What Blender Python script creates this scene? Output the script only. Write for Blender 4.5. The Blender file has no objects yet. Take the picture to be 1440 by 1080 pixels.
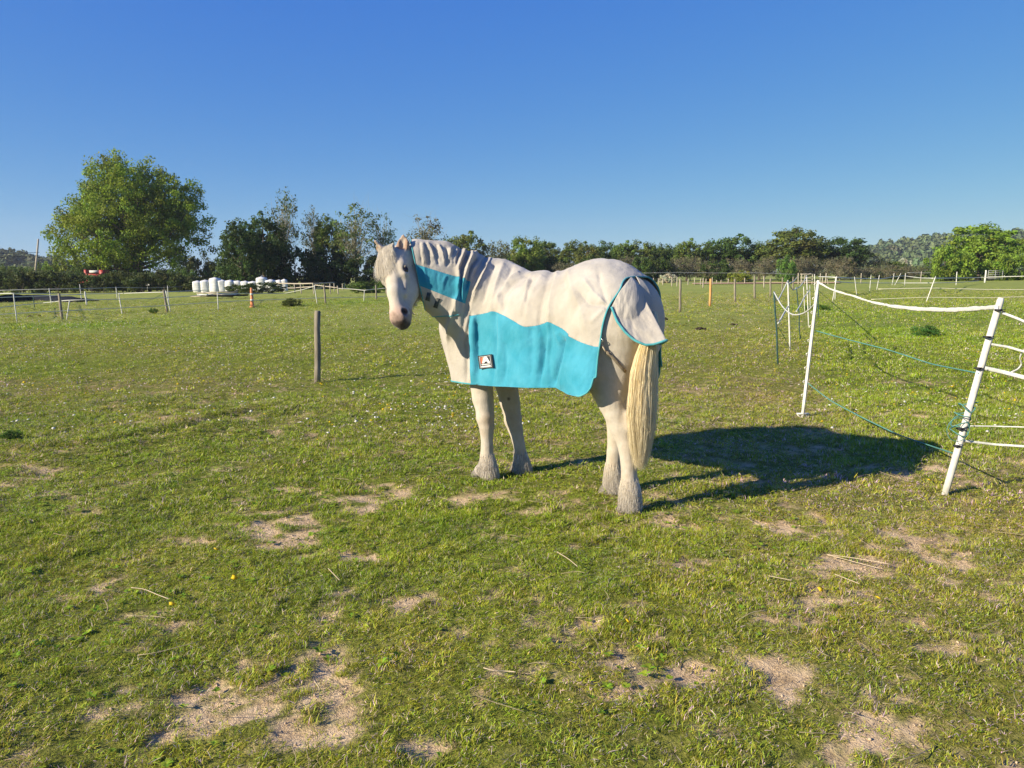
import bpy, math, random
import numpy as np
from mathutils import Vector, Matrix

# ------------------------------------------------------------------ camera, sky, sun, exposure
scene = bpy.context.scene
FPX = 1070.0
PITCH = math.atan((540 - 385) / FPX)
CAM_H = 1.5
cam_data = bpy.data.cameras.new('camera')
cam_data.sensor_width = 36.0
cam_data.lens = 36.0 * FPX / 1440.0
cam_data.clip_start = 0.05
cam_data.clip_end = 6000.0
cam = bpy.data.objects.new('camera', cam_data)
cam.location = (0, 0, CAM_H)
cam.rotation_euler = (math.radians(90) - PITCH, 0, 0)
scene.collection.objects.link(cam)
scene.camera = cam

SUN_EL = math.radians(24.4)
SHADOW = Vector((0.885, 0.465, 0)).normalized()          # the way shadows fall over the grass
to_sun = Vector((-SHADOW.x * math.cos(SUN_EL), -SHADOW.y * math.cos(SUN_EL), math.sin(SUN_EL)))
world = bpy.data.worlds.new('World')
scene.world = world
world.use_nodes = True
wn = world.node_tree
wn.nodes.clear()
w_out = wn.nodes.new('ShaderNodeOutputWorld')
w_bg = wn.nodes.new('ShaderNodeBackground')
w_sky = wn.nodes.new('ShaderNodeTexSky')
w_sky.sky_type = 'NISHITA'
w_sky.sun_disc = False
w_sky.sun_elevation = SUN_EL
w_sky.sun_rotation = math.atan2(to_sun.x, to_sun.y)
w_sky.altitude = 100
w_sky.air_density = 0.6
w_sky.dust_density = 0.0
w_sky.ozone_density = 3.0
# the camera's response: red climbs towards the horizon, blue hardly does
EXPO = 0.9
w_sep = wn.nodes.new('ShaderNodeSeparateColor'); w_com = wn.nodes.new('ShaderNodeCombineColor')
wn.links.new(w_sky.outputs[0], w_sep.inputs[0])
for i_, (gain, power) in enumerate(((0.069, 1.10), (0.160, 0.69), (0.580, 0.115))):
    w_p = wn.nodes.new('ShaderNodeMath'); w_p.operation = 'POWER'; w_p.inputs[1].default_value = power
    w_m = wn.nodes.new('ShaderNodeMath'); w_m.operation = 'MULTIPLY'; w_m.inputs[1].default_value = gain / 0.10 / 2 ** EXPO
    wn.links.new(w_sep.outputs[i_], w_p.inputs[0]); wn.links.new(w_p.outputs[0], w_m.inputs[0]); wn.links.new(w_m.outputs[0], w_com.inputs[i_])
wn.links.new(w_com.outputs[0], w_bg.inputs['Color'])
w_bg.inputs['Strength'].default_value = 0.10
wn.links.new(w_bg.outputs[0], w_out.inputs['Surface'])

sun_data = bpy.data.lights.new('sun', 'SUN')
sun_data.energy = 5.0
sun_data.angle = math.radians(0.53)
sun_data.color = (1.0, 0.88, 0.68)
sun = bpy.data.objects.new('sun', sun_data)
sun.rotation_euler = to_sun.to_track_quat('Z', 'Y').to_euler()
sun.location = to_sun * 50
scene.collection.objects.link(sun)

scene.view_settings.view_transform = 'Standard'
scene.view_settings.look = 'None'
scene.view_settings.exposure = EXPO
scene.view_settings.gamma = 1.0
scene.view_settings.use_curve_mapping = False
scene.cycles.max_bounces = 6
scene.cycles.transparent_max_bounces = 8

rng = np.random.default_rng(7)
random.seed(7)

# ------------------------------------------------------------------ helpers
def smooth(x, a, b):
    x = np.clip((np.asarray(x, float) - a) / (b - a), 0, 1)
    return x * x * (3 - 2 * x)

def terrain(x, y):
    """height of the pasture: level by the horse, rising gently to the right further out"""
    x = np.asarray(x, float); y = np.asarray(y, float)
    r = np.hypot(x, y)
    return 0.0105 * x * smooth(r, 6, 30) * (1 - 0.6 * smooth(np.abs(x), 80, 400))

CP, SP = math.cos(PITCH), math.sin(PITCH)
def ray(px, py):
    x = (px - 720) / FPX; u = -(py - 540) / FPX
    return np.array([x, CP + u * SP, -SP + u * CP])
def P(px, py, Y):
    r = ray(px, py); return np.array([0, 0, CAM_H]) + r * (Y / r[1])
def G(px, py):
    """ground point seen at a photo pixel"""
    r = ray(px, py); z = 0.0
    for _ in range(12):
        k = (z - CAM_H) / min(r[2], -1e-4)
        z = float(terrain(r[0] * k, r[1] * k))
    return np.array([r[0] * k, r[1] * k, z])
def GY(px, Y):
    """ground point in the direction of a photo column at distance Y"""
    x = (px - 720) / FPX * Y * 1.005
    return np.array([x, Y, float(terrain(x, Y))])

def _hash(ix, iy, iz, seed):
    h = (ix.astype(np.int64) * 73856093) ^ (iy.astype(np.int64) * 19349663) ^ (iz.astype(np.int64) * 83492791) ^ (seed * 2654435761 & 0x7fffffff)
    h = (h ^ (h >> 13)) * 1274126177 & 0x7fffffff
    h = (h ^ (h >> 16)) * 1103515245 & 0x7fffffff
    return ((h ^ (h >> 11)) & 0xffff) / 65535.0
def vnoise(x, y, z=0.0, seed=0):
    x, y, z = np.broadcast_arrays(np.asarray(x, float), np.asarray(y, float), np.asarray(z, float))
    ix, iy, iz = np.floor(x), np.floor(y), np.floor(z)
    fx, fy, fz = x - ix, y - iy, z - iz
    fx, fy, fz = [v * v * (3 - 2 * v) for v in (fx, fy, fz)]
    r = 0
    for a in (0, 1):
        for b in (0, 1):
            for c in (0, 1):
                w = (fx if a else 1 - fx) * (fy if b else 1 - fy) * (fz if c else 1 - fz)
                r = r + w * _hash(ix + a, iy + b, iz + c, seed)
    return r * 2 - 1
def fbm(x, y, z=0.0, octaves=4, seed=0, gain=0.5):
    r, a, n = 0, 1.0, 0
    for o in range(octaves):
        r = r + a * vnoise(np.asarray(x) * 2 ** o + 13.1 * o, np.asarray(y) * 2 ** o + 7.7 * o, np.asarray(z) * 2 ** o, seed + o)
        n += a; a *= gain
    return r / n

def mesh_from(name, V, Fs, smooth_shade=True, mats=(), mat_idx=None, attrs=None):
    """V (n,3); Fs a list of (m,k) index arrays"""
    if isinstance(Fs, np.ndarray): Fs = [Fs]
    Fs = [np.asarray(f, np.int64) for f in Fs if len(f)]
    me = bpy.data.meshes.new(name)
    V = np.asarray(V, np.float32)
    me.vertices.add(len(V)); me.vertices.foreach_set('co', V.ravel())
    loops = np.concatenate([f.ravel() for f in Fs]).astype(np.int32)
    tot = np.concatenate([np.full(len(f), f.shape[1]) for f in Fs]).astype(np.int32)
    start = np.concatenate([[0], np.cumsum(tot)[:-1]]).astype(np.int32)
    me.loops.add(len(loops)); me.loops.foreach_set('vertex_index', loops)
    me.polygons.add(len(tot)); me.polygons.foreach_set('loop_start', start)
    try: me.polygons.foreach_set('loop_total', tot)
    except Exception: pass
    if smooth_shade: me.polygons.foreach_set('use_smooth', np.ones(len(tot), bool))
    for m in mats: me.materials.append(m)
    if mat_idx is not None: me.polygons.foreach_set('material_index', np.asarray(mat_idx, np.int32))
    me.update(calc_edges=True)
    for k, v in (attrs or {}).items():
        v = np.asarray(v, np.float32)
        if v.ndim == 1:
            a = me.attributes.new(k, 'FLOAT', 'POINT'); a.data.foreach_set('value', v)
        else:
            if v.shape[1] == 3: v = np.c_[v, np.ones(len(v))].astype(np.float32)
            a = me.attributes.new(k, 'FLOAT_COLOR', 'POINT'); a.data.foreach_set('color', v.ravel())
    me.validate()
    return me
def link(name, me, parent=None, loc=None, rot=None, scale=None):
    o = bpy.data.objects.new(name, me)
    scene.collection.objects.link(o)
    if parent is not None: o.parent = parent
    if loc is not None: o.location = [float(v) for v in loc]
    if rot is not None: o.rotation_euler = rot
    if scale is not None: o.scale = scale if hasattr(scale, '__len__') else (scale,) * 3
    return o
def tag(o, label=None, cat=None, group=None, kind=None):
    if label: o['label'] = label
    if cat: o['category'] = cat
    if group: o['group'] = group
    if kind: o['kind'] = kind
    return o
def empty(name, loc, label, cat, group=None, rot=None):
    o = link(name, None, loc=loc, rot=rot)
    o.empty_display_size = 0.2
    return tag(o, label, cat, group)
def copy_tree(o, parent=None):
    c = o.copy(); scene.collection.objects.link(c)
    if parent is not None: c.parent = parent
    for ch in [x for x in scene.objects if x.parent == o]: copy_tree(ch, c)
    return c

class MB:
    """gathers simple solids and builds them as one mesh"""
    def __init__(self): self.V = []; self.Q = []; self.T = []; self.n = 0
    def add(self, v, q=None, t=None):
        self.V.append(np.asarray(v, float))
        if q is not None and len(q): self.Q.append(np.asarray(q) + self.n)
        if t is not None and len(t): self.T.append(np.asarray(t) + self.n)
        self.n += len(v)
    def tube(self, pts, rad, sides=8, flat=1.0, cap=True, up=(0, 0, 1)):
        pts = np.asarray(pts, float); n = len(pts)
        rad = np.broadcast_to(np.asarray(rad, float), (n,))
        tg = np.gradient(pts, axis=0); tg /= np.linalg.norm(tg, axis=1)[:, None] + 1e-12
        up = np.asarray(up, float)
        if abs(tg[0] @ up) > 0.9: up = np.array([0, 1.0, 0]) if abs(up[2]) > 0.5 else np.array([0, 0, 1.0])
        a = np.cross(tg, up); a /= np.linalg.norm(a, axis=1)[:, None] + 1e-12
        b = np.cross(a, tg)
        th = np.linspace(0, 2 * np.pi, sides, endpoint=False)
        ring = (np.cos(th)[None, :, None] * a[:, None] * flat + np.sin(th)[None, :, None] * b[:, None]) * rad[:, None, None] + pts[:, None]
        v = ring.reshape(-1, 3)
        i = np.arange(n - 1)[:, None] * sides; j = np.arange(sides)[None]; j2 = (j + 1) % sides
        q = np.stack([i + j, i + j2, i + sides + j2, i + sides + j], -1).reshape(-1, 4)
        t = []
        if cap:
            v = np.vstack([v, pts[0], pts[-1]]); c0 = n * sides; c1 = c0 + 1
            jj = np.arange(sides); jn = (jj + 1) % sides
            t = np.vstack([np.stack([np.full(sides, c0), jn, jj], -1), np.stack([np.full(sides, c1), (n - 1) * sides + jj, (n - 1) * sides + jn], -1)])
        self.add(v, q, t)
        return self
    def box(self, c, size, R=None, jitter=0):
        s = np.array(size) / 2
        v = np.array([[x, y, z] for x in (-1, 1) for y in (-1, 1) for z in (-1, 1)], float) * s
        if jitter: v += rng.normal(0, jitter, v.shape)
        if R is not None: v = v @ np.asarray(R).T
        self.add(v + np.asarray(c), [[0, 1, 3, 2], [4, 6, 7, 5], [0, 4, 5, 1], [2, 3, 7, 6], [0, 2, 6, 4], [1, 5, 7, 3]])
        return self
    def mesh(self, name, mat, smooth_shade=True, attrs=None):
        Fs = []
        if self.Q: Fs.append(np.vstack(self.Q))
        if self.T: Fs.append(np.vstack(self.T))
        return mesh_from(name, np.vstack(self.V), Fs, smooth_shade, [mat] if mat else [], attrs=attrs)
    def build(self, name, mat, parent=None, smooth_shade=True, **k):
        return link(name, self.mesh(name, mat, smooth_shade), parent, **k)

# ------------------------------------------------------------------ materials
def new_mat(name):
    m = bpy.data.materials.new(name); m.use_nodes = True
    nt = m.node_tree; b = nt.nodes['Principled BSDF']
    return m, nt, b
def N(nt, t, **k):
    n = nt.nodes.new(t)
    for a, v in k.items(): setattr(n, a, v)
    return n
def ramp(nt, src, stops):
    r = N(nt, 'ShaderNodeValToRGB')
    e = r.color_ramp.elements
    while len(e) > 1: e.remove(e[-1])
    e[0].position = stops[0][0]; e[0].color = (*stops[0][1], 1)
    for p, c in stops[1:]:
        x = e.new(p); x.color = (*c, 1)
    nt.links.new(src, r.inputs[0]); return r.outputs[0]
def noise_tex(nt, scale, detail=4, coord='Object', rough=0.55, stretch=None):
    tc = N(nt, 'ShaderNodeTexCoord'); no = N(nt, 'ShaderNodeTexNoise')
    no.inputs['Scale'].default_value = scale; no.inputs['Detail'].default_value = detail
    no.inputs['Roughness'].default_value = rough
    if stretch:
        mp = N(nt, 'ShaderNodeMapping'); mp.inputs['Scale'].default_value = stretch
        nt.links.new(tc.outputs[coord], mp.inputs[0]); nt.links.new(mp.outputs[0], no.inputs['Vector'])
    else: nt.links.new(tc.outputs[coord], no.inputs['Vector'])
    return no.outputs['Fac']
def bump(nt, b, src, strength=0.3, dist=0.01):
    n = N(nt, 'ShaderNodeBump'); n.inputs['Strength'].default_value = strength; n.inputs['Distance'].default_value = dist
    nt.links.new(src, n.inputs['Height']); nt.links.new(n.outputs[0], b.inputs['Normal'])
def mix(nt, fac, a, b, mode='MIX'):
    m = N(nt, 'ShaderNodeMix', data_type='RGBA', blend_type=mode)
    for i, v in ((0, fac), (6, a), (7, b)):
        if isinstance(v, (int, float)): m.inputs[i].default_value = v
        elif isinstance(v, tuple): m.inputs[i].default_value = (*v, 1)
        else: nt.links.new(v, m.inputs[i])
    return m.outputs[2]
def simple_mat(name, c1, c2, scale=8, rough=0.8, bstr=0.3, bdist=0.01, stretch=None, spec=0.3, detail=5):
    m, nt, b = new_mat(name)
    f = noise_tex(nt, scale, detail, stretch=stretch)
    nt.links.new(ramp(nt, f, [(0.35, c1), (0.65, c2)]), b.inputs['Base Color'])
    b.inputs['Roughness'].default_value = rough
    b.inputs['Specular IOR Level'].default_value = spec
    if bstr: bump(nt, b, f, bstr, bdist)
    return m
# ------------------------------------------------------------------ the pasture
PATCHES = [(400, 742, 75, 22, 1), (485, 705, 60, 12, .7), (560, 695, 30, 9, .6), (672, 703, 24, 8, .9), (500, 785, 60, 18, .8), (545, 842, 60, 16, .8),
           (455, 945, 45, 50, 1), (480, 1005, 50, 30, 1), (420, 1030, 60, 20, .8), (330, 1010, 60, 22, .7), (290, 975, 40, 16, .6), (975, 800, 40, 17, 1), (1035, 795, 40, 10, .8),
           (1100, 952, 55, 26, .9), (1205, 1030, 55, 38, 1.1), (1400, 920, 55, 22, .9), (1330, 950, 50, 16, .7), (950, 935, 45, 16, .8), (630, 1062, 40, 14, .8), (200, 905, 35, 12, .6),
           (130, 838, 40, 10, .5), (40, 770, 40, 12, .5), (60, 660, 45, 8, .6), (90, 637, 60, 5, .7), (235, 615, 40, 4, .6), (300, 590, 60, 5, .6), (410, 562, 50, 4, .5), (225, 600, 20, 3, .6), (1000, 1035, 30, 14, .7),
           (700, 830, 40, 9, .6), (640, 900, 40, 12, .7), (810, 890, 50, 14, .6), (1280, 760, 80, 20, .5), (1200, 800, 70, 14, .5), (1170, 850, 60, 14, .4), (1060, 860, 60, 14, .5), (1360, 790, 60, 14, .5),
           (410, 690, 40, 9, .6), (260, 740, 50, 10, .4), (1400, 1040, 50, 18, .5), (1080, 740, 60, 9, .4), (660, 980, 35, 14, .5), (870, 1000, 40, 18, .4), (30, 1000, 40, 20, .5), (180, 990, 30, 14, .6),
           (1310, 663, 14, 3, 1), (1330, 672, 22, 4, .9), (1248, 572, 12, 3, .9), (1300, 588, 9, 2.4, .9), (740, 700, 60, 8, .3), (620, 745, 70, 8, .35), (880, 750, 90, 10, .3), (1200, 700, 60, 7, .3)]
_pc = []
for a, b_, rx, ry, s_ in PATCHES:
    c = G(a, b_); d = c[1]
    near_, far_ = G(a, min(b_ + ry, 1400))[1], G(a, b_ - ry)[1]
    _pc.append((c[0], c[1], rx * d / FPX, max((far_ - near_) / 2, .05), s_))
def px_row(x, y):
    """photo column and row of a level ground point (used to lay the turf out as it lies in the field)"""
    d = y * CP + CAM_H * SP; u = y * SP - CAM_H * CP
    return 720 + FPX * x / np.maximum(d, .1), 540 - FPX * u / np.maximum(d, .1)
def bare_mask(x, y):
    wx = x + .10 * fbm(x * 3.1, y * 3.1, 0, 3, 51); wy = y + .14 * fbm(x * 3.1, y * 3.1, 5, 3, 52)
    b_ = np.zeros_like(wx)
    for cx, cy, rx, ry, s_ in _pc:
        q = ((wx - cx) / rx) ** 2 + ((wy - cy) / ry) ** 2
        b_ = np.maximum(b_, s_ * np.exp(-q * .8))
    n1 = fbm(x * 2.2, y * 2.2, 0, 4, 60); n2 = fbm(x * 9, y * 9, 0, 3, 61)
    near_f = 1 - smooth(y, 9, 15)
    n3 = fbm(x * 28, y * 28, 0, 2, 62)
    v = b_ * .95 + (.62 * n1 + .17) * near_f + .75 * n2 + .50 * n3 - .47 + .10 * smooth(x, -.5, 1.5) * near_f
    return smooth(v, -.02, .34) * (near_f * .9 + .1)
def dry_mask(x, y):
    """how much of the sward is straw-coloured: most on the grazed track in the middle"""
    n1 = fbm(x * .55, y * .40, 0, 4, 70); n2 = fbm(x * 3, y * 3, 0, 3, 71)
    fx = x - .35
    grazed = (1 - smooth(y, 6, 14) * .75)
    right = smooth(x, .15 + y * .12, .8 + y * .30) * (1 - smooth(x - .37 * y, .2, 1.2) * smooth(y, 4.5, 6.0))
    tr = .8 * smooth(x, 1.2, 2.5) * (1 - smooth(x - .33 * y, .3, .9)) * smooth(y, 8, 14)
    v = .36 + .30 * right * grazed + .22 * tr + .45 * n1 + .22 * n2 + .12 * smooth(y, 12, 40)
    return np.clip(v, 0, 1)
def lush_mask(x, y):
    """taller, greener grass: the strip-grazed paddock beyond the tapes, and tussocks"""
    pad = smooth(x - .385 * y, -.05, .5) * smooth(y, 5.0, 6.5) * (1 - .8 * smooth(y, 25, 50))
    tu = np.zeros_like(np.asarray(x, float))
    for a, b_, rx, ry in ((1310, 475, 55, 12), (1290, 462, 30, 5), (1130, 435, 40, 5), (100, 458, 130, 5), (30, 462, 60, 4), (500, 425, 60, 4), (880, 405, 0, 0), (15, 612, 25, 6), (1180, 470, 30, 5)):
        if rx == 0: continue
        c = G(a, b_); far_, near_ = G(a, b_ - ry)[1], G(a, b_ + ry)[1]
        tu = np.maximum(tu, np.exp(-(((x - c[0]) / (rx * c[1] / FPX)) ** 2 + ((y - c[1]) / ((far_ - near_) / 2)) ** 2)))
    return np.clip(.55 * pad + tu, 0, 1)
furrow = np.array([G(a, b_)[:2] for a, b_ in [(-60, 634), (0, 633), (60, 633), (140, 626), (180, 620), (230, 612), (300, 592), (370, 578)]])
def relief(x, y):
    nf_ = 1 - smooth(y, 10, 20)
    h = .012 * nf_ * bare_mask(x, y) * fbm(x * 22, y * 22, 0, 2, 83) - .012 * nf_ * bare_mask(x, y) + .030 * fbm(x * .9, y * .9, 0, 3, 80) * (1 - smooth(y, 30, 60)) + nf_ * (.016 * fbm(x * 4.5, y * 4.5, 0, 3, 81) + .010 * fbm(x * 13, y * 13, 0, 2, 82))
    d = np.full(np.shape(x), 9.0)
    for i_ in range(len(furrow) - 1):
        a, b_ = furrow[i_], furrow[i_ + 1]; ab = b_ - a
        t_ = np.clip(((x - a[0]) * ab[0] + (y - a[1]) * ab[1]) / (ab @ ab), 0, 1)
        d = np.minimum(d, np.hypot(x - a[0] - t_ * ab[0], y - a[1] - t_ * ab[1]))
    h = h - .05 * np.exp(-(d / .09) ** 2) + .03 * np.exp(-((d - .22) / .14) ** 2)
    flat_ = 0
    for fet, toe in (((885, 715), 0), ((860, 692), 0), ((676, 670), 0), ((729, 664), 0)):
        c = G(*fet); h = h * (1 - .95 * np.exp(-(((x - c[0]) ** 2 + (y - c[1]) ** 2) / .15 ** 2)))
    return h
def gz(x, y): return terrain(x, y) + relief(x, y)

def axis(a, b_, step, lo, hi, g=1.13):
    v = list(np.arange(a, b_ + 1e-6, step)); s_ = step
    while v[-1] < hi: s_ *= g; v.append(v[-1] + s_)
    s_ = step
    while v[0] > lo: s_ *= g; v.insert(0, v[0] - s_)
    return np.array(v)
gx = axis(-6.5, 7.0, .045, -900, 900); gy = axis(1.5, 11, .045, -300, 900, 1.09)
X, Y = np.meshgrid(gx, gy); xs, ys = X.ravel(), Y.ravel()
zs = gz(xs, ys)
nx, ny = len(gx), len(gy); i0 = (np.arange(ny - 1)[:, None] * nx + np.arange(nx - 1)[None]).ravel()
bm_, dm_, lm_ = bare_mask(xs, ys), dry_mask(xs, ys), lush_mask(xs, ys)
m_ground, nt, b = new_mat('pasture')
at = N(nt, 'ShaderNodeAttribute', attribute_name='masks'); sp_ = N(nt, 'ShaderNodeSeparateColor'); nt.links.new(at.outputs['Color'], sp_.inputs[0])
tc = N(nt, 'ShaderNodeTexCoord')
def gn(scale, detail=5, rough=.6):
    n = N(nt, 'ShaderNodeTexNoise'); n.inputs['Scale'].default_value = scale; n.inputs['Detail'].default_value = detail; n.inputs['Roughness'].default_value = rough
    nt.links.new(tc.outputs['Object'], n.inputs['Vector']); return n.outputs['Fac']
fine = gn(38, 6, .7); mid = gn(5, 5); big = gn(.35, 4); vf = gn(120, 3)
soil = mix(nt, .55, ramp(nt, fine, [(.3, (.24, .155, .08)), (.5, (.66, .48, .28)), (.7, (.90, .71, .46))]), ramp(nt, mid, [(.3, (.46, .33, .18)), (.7, (.82, .62, .39))]))
thatch = ramp(nt, fine, [(.28, (.06, .06, .014)), (.45, (.18, .17, .035)), (.60, (.33, .28, .08)), (.78, (.52, .43, .19))])
green = ramp(nt, fine, [(.28, (.04, .06, .006)), (.48, (.15, .19, .02)), (.75, (.30, .34, .05))])
farg = ramp(nt, mid, [(.3, (.22, .27, .05)), (.7, (.30, .325, .075))])
farg = mix(nt, .6, farg, ramp(nt, big, [(.35, (.21, .265, .05)), (.65, (.33, .33, .09))]))
g1 = mix(nt, sp_.outputs[1], green, thatch)
# beyond the blades the sward shows as one colour
dist = N(nt, 'ShaderNodeVectorMath', operation='LENGTH'); nt.links.new(tc.outputs['Object'], dist.inputs[0])
mr = N(nt, 'ShaderNodeMapRange'); mr.inputs[1].default_value = 12; mr.inputs[2].default_value = 32; nt.links.new(dist.outputs['Value'], mr.inputs[0])
g1 = mix(nt, mr.outputs[0], g1, farg)
g1 = mix(nt, sp_.outputs[2], g1, mix(nt, mr.outputs[0], green, (.17, .26, .03)))
g1 = mix(nt, sp_.outputs[0], g1, soil)
nt.links.new(g1, b.inputs['Base Color']); b.inputs['Roughness'].default_value = .95; b.inputs['Specular IOR Level'].default_value = .1
ad = N(nt, 'ShaderNodeMath', operation='MULTIPLY_ADD'); ad.inputs[1].default_value = .5; nt.links.new(vf, ad.inputs[0]); nt.links.new(fine, ad.inputs[2])
bump(nt, b, ad.outputs[0], .9, .03)
me = mesh_from('ground', np.stack([xs, ys, zs], -1), np.stack([i0, i0 + 1, i0 + nx + 1, i0 + nx], -1), True, [m_ground], attrs={'masks': np.stack([bm_, dm_, lm_], -1)})
tag(link('ground', me), kind='structure')

# ------------------------------------------------------------------ turf: blades gathered in tufts, scattered where the masks say
def leaf_mat(name, attr='tint', trans=.35, rough=.6, base=None, inst=True):
    m, nt, b = new_mat(name)
    a1 = N(nt, 'ShaderNodeAttribute', attribute_name='blade')
    a2 = N(nt, 'ShaderNodeAttribute', attribute_name=attr); a2.attribute_type = 'INSTANCER' if inst else 'GEOMETRY'
    c = mix(nt, 1.0, a1.outputs['Color'], a2.outputs['Color'], 'MULTIPLY')
    nt.links.new(c, b.inputs['Base Color']); b.inputs['Roughness'].default_value = rough; b.inputs['Specular IOR Level'].default_value = .25
    tr = N(nt, 'ShaderNodeBsdfTranslucent'); nt.links.new(c, tr.inputs['Color'])
    ms = N(nt, 'ShaderNodeMixShader'); ms.inputs[0].default_value = trans
    nt.links.new(b.outputs[0], ms.inputs[1]); nt.links.new(tr.outputs[0], ms.inputs[2])
    nt.links.new(ms.outputs[0], nt.nodes['Material Output'].inputs['Surface'])
    return m
m_blade = leaf_mat('grass blades')
def tuft_mesh(name, nb, rad, h0, h1, w, seed, splay=.7, seg=3):
    r = np.random.default_rng(seed); V_, Q_, T_, C_ = [], [], [], []
    n0 = 0
    for i_ in range(nb):
        a = r.uniform(0, 6.28); rr = rad * math.sqrt(r.random()); p = np.array([rr * math.cos(a), rr * math.sin(a), -.004])
        yaw = r.uniform(0, 6.28); d = np.array([math.cos(yaw), math.sin(yaw), 0]); sd = np.array([-d[1], d[0], 0])
        h = r.uniform(h0, h1); lean = r.uniform(.15, 1) * splay * h; ww = w * r.uniform(.6, 1.3)
        dead = r.random() < .17
        col = np.array([.74, .60, .30]) * r.uniform(.7, 1.15) if dead else np.array([r.uniform(.30, .47), r.uniform(.40, .56), r.uniform(.012, .035)]) * r.uniform(.65, 1.2)
        for k_ in range(seg):
            t_ = k_ / seg; q = p + d * lean * t_ ** 1.7 + np.array([0, 0, h * t_ * (1 - .25 * t_)])
            wk = ww * (1 - .55 * t_)
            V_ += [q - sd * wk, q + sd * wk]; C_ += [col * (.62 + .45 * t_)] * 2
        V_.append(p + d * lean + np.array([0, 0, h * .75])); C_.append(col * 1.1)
        for k_ in range(seg - 1): Q_.append([n0 + 2 * k_, n0 + 2 * k_ + 1, n0 + 2 * k_ + 3, n0 + 2 * k_ + 2])
        T_.append([n0 + 2 * seg - 2, n0 + 2 * seg - 1, n0 + 2 * seg]); n0 += 2 * seg + 1
    return mesh_from(name, np.array(V_), [np.array(Q_), np.array(T_)] if Q_ else [np.array(T_)], True, [m_blade], attrs={'blade': np.array(C_)})
def scatter(name, pts, rot, scl, idx, tint, meshes, kind='stuff'):
    src = [bpy.data.objects.new(me.name, me) for me in meshes]
    pm = bpy.data.meshes.new(name); pts = np.asarray(pts, np.float32)
    pm.vertices.add(len(pts)); pm.vertices.foreach_set('co', pts.ravel())
    a = pm.attributes.new('rot', 'FLOAT_VECTOR', 'POINT'); a.data.foreach_set('vector', np.asarray(rot, np.float32).ravel())
    a = pm.attributes.new('scl', 'FLOAT_VECTOR', 'POINT'); a.data.foreach_set('vector', np.asarray(scl, np.float32).ravel())
    a = pm.attributes.new('idx', 'INT', 'POINT'); a.data.foreach_set('value', np.asarray(idx, np.int32))
    tint = np.c_[np.asarray(tint, np.float32), np.ones(len(pts), np.float32)]
    a = pm.attributes.new('tint', 'FLOAT_COLOR', 'POINT'); a.data.foreach_set('color', tint.ravel().astype(np.float32))
    o = link(name, pm); tag(o, kind=kind)
    ng = bpy.data.node_groups.new(name, 'GeometryNodeTree')
    ng.interface.new_socket('Geometry', in_out='INPUT', socket_type='NodeSocketGeometry'); ng.interface.new_socket('Geometry', in_out='OUTPUT', socket_type='NodeSocketGeometry')
    gi, go = ng.nodes.new('NodeGroupInput'), ng.nodes.new('NodeGroupOutput')
    iop = ng.nodes.new('GeometryNodeInstanceOnPoints'); jn = ng.nodes.new('GeometryNodeJoinGeometry')
    for s_ in reversed(src):
        oi = ng.nodes.new('GeometryNodeObjectInfo'); oi.inputs['Object'].default_value = s_; oi.inputs['As Instance'].default_value = True
        ng.links.new(oi.outputs['Geometry'], jn.inputs[0])
    def att(n_, t_):
        x = ng.nodes.new('GeometryNodeInputNamedAttribute'); x.data_type = t_; x.inputs['Name'].default_value = n_; return x.outputs['Attribute']
    ng.links.new(gi.outputs[0], iop.inputs['Points']); ng.links.new(jn.outputs[0], iop.inputs['Instance'])
    iop.inputs['Pick Instance'].default_value = True
    ng.links.new(att('idx', 'INT'), iop.inputs['Instance Index'])
    e2r = ng.nodes.new('FunctionNodeEulerToRotation'); ng.links.new(att('rot', 'FLOAT_VECTOR'), e2r.inputs[0]); ng.links.new(e2r.outputs[0], iop.inputs['Rotation'])
    ng.links.new(att('scl', 'FLOAT_VECTOR'), iop.inputs['Scale'])
    ng.links.new(iop.outputs[0], go.inputs[0])
    md = o.modifiers.new('scatter', 'NODES'); md.node_group = ng
    return o
def frustum_points(y0, y1, dens, margin=.8):
    """random points over the strip of field seen between two distances"""
    n = int(dens * .72 * (y1 ** 2 - y0 ** 2) + dens * 2 * margin * (y1 - y0))
    u = rng.random(n * 2)
    y = np.sqrt(y0 ** 2 + u * (y1 ** 2 - y0 ** 2)); x = (rng.random(n * 2) * 2 - 1) * (.72 * y1 + margin)
    k = np.abs(x) < .72 * y + margin
    x, y = x[k], y[k]
    x, y = x[:n], y[:n]
    if y1 > 40: k = rng.random(len(x)) > smooth(y, 30, y1); x, y = x[k], y[k]
    return x, y
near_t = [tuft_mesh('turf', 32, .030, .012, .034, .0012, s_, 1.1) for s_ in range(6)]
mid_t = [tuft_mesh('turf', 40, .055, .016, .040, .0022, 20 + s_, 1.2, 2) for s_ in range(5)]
far_t = [tuft_mesh('turf', 40, .16, .022, .05, .0075, 40 + s_, 1.2, 1) for s_ in range(4)]
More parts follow.
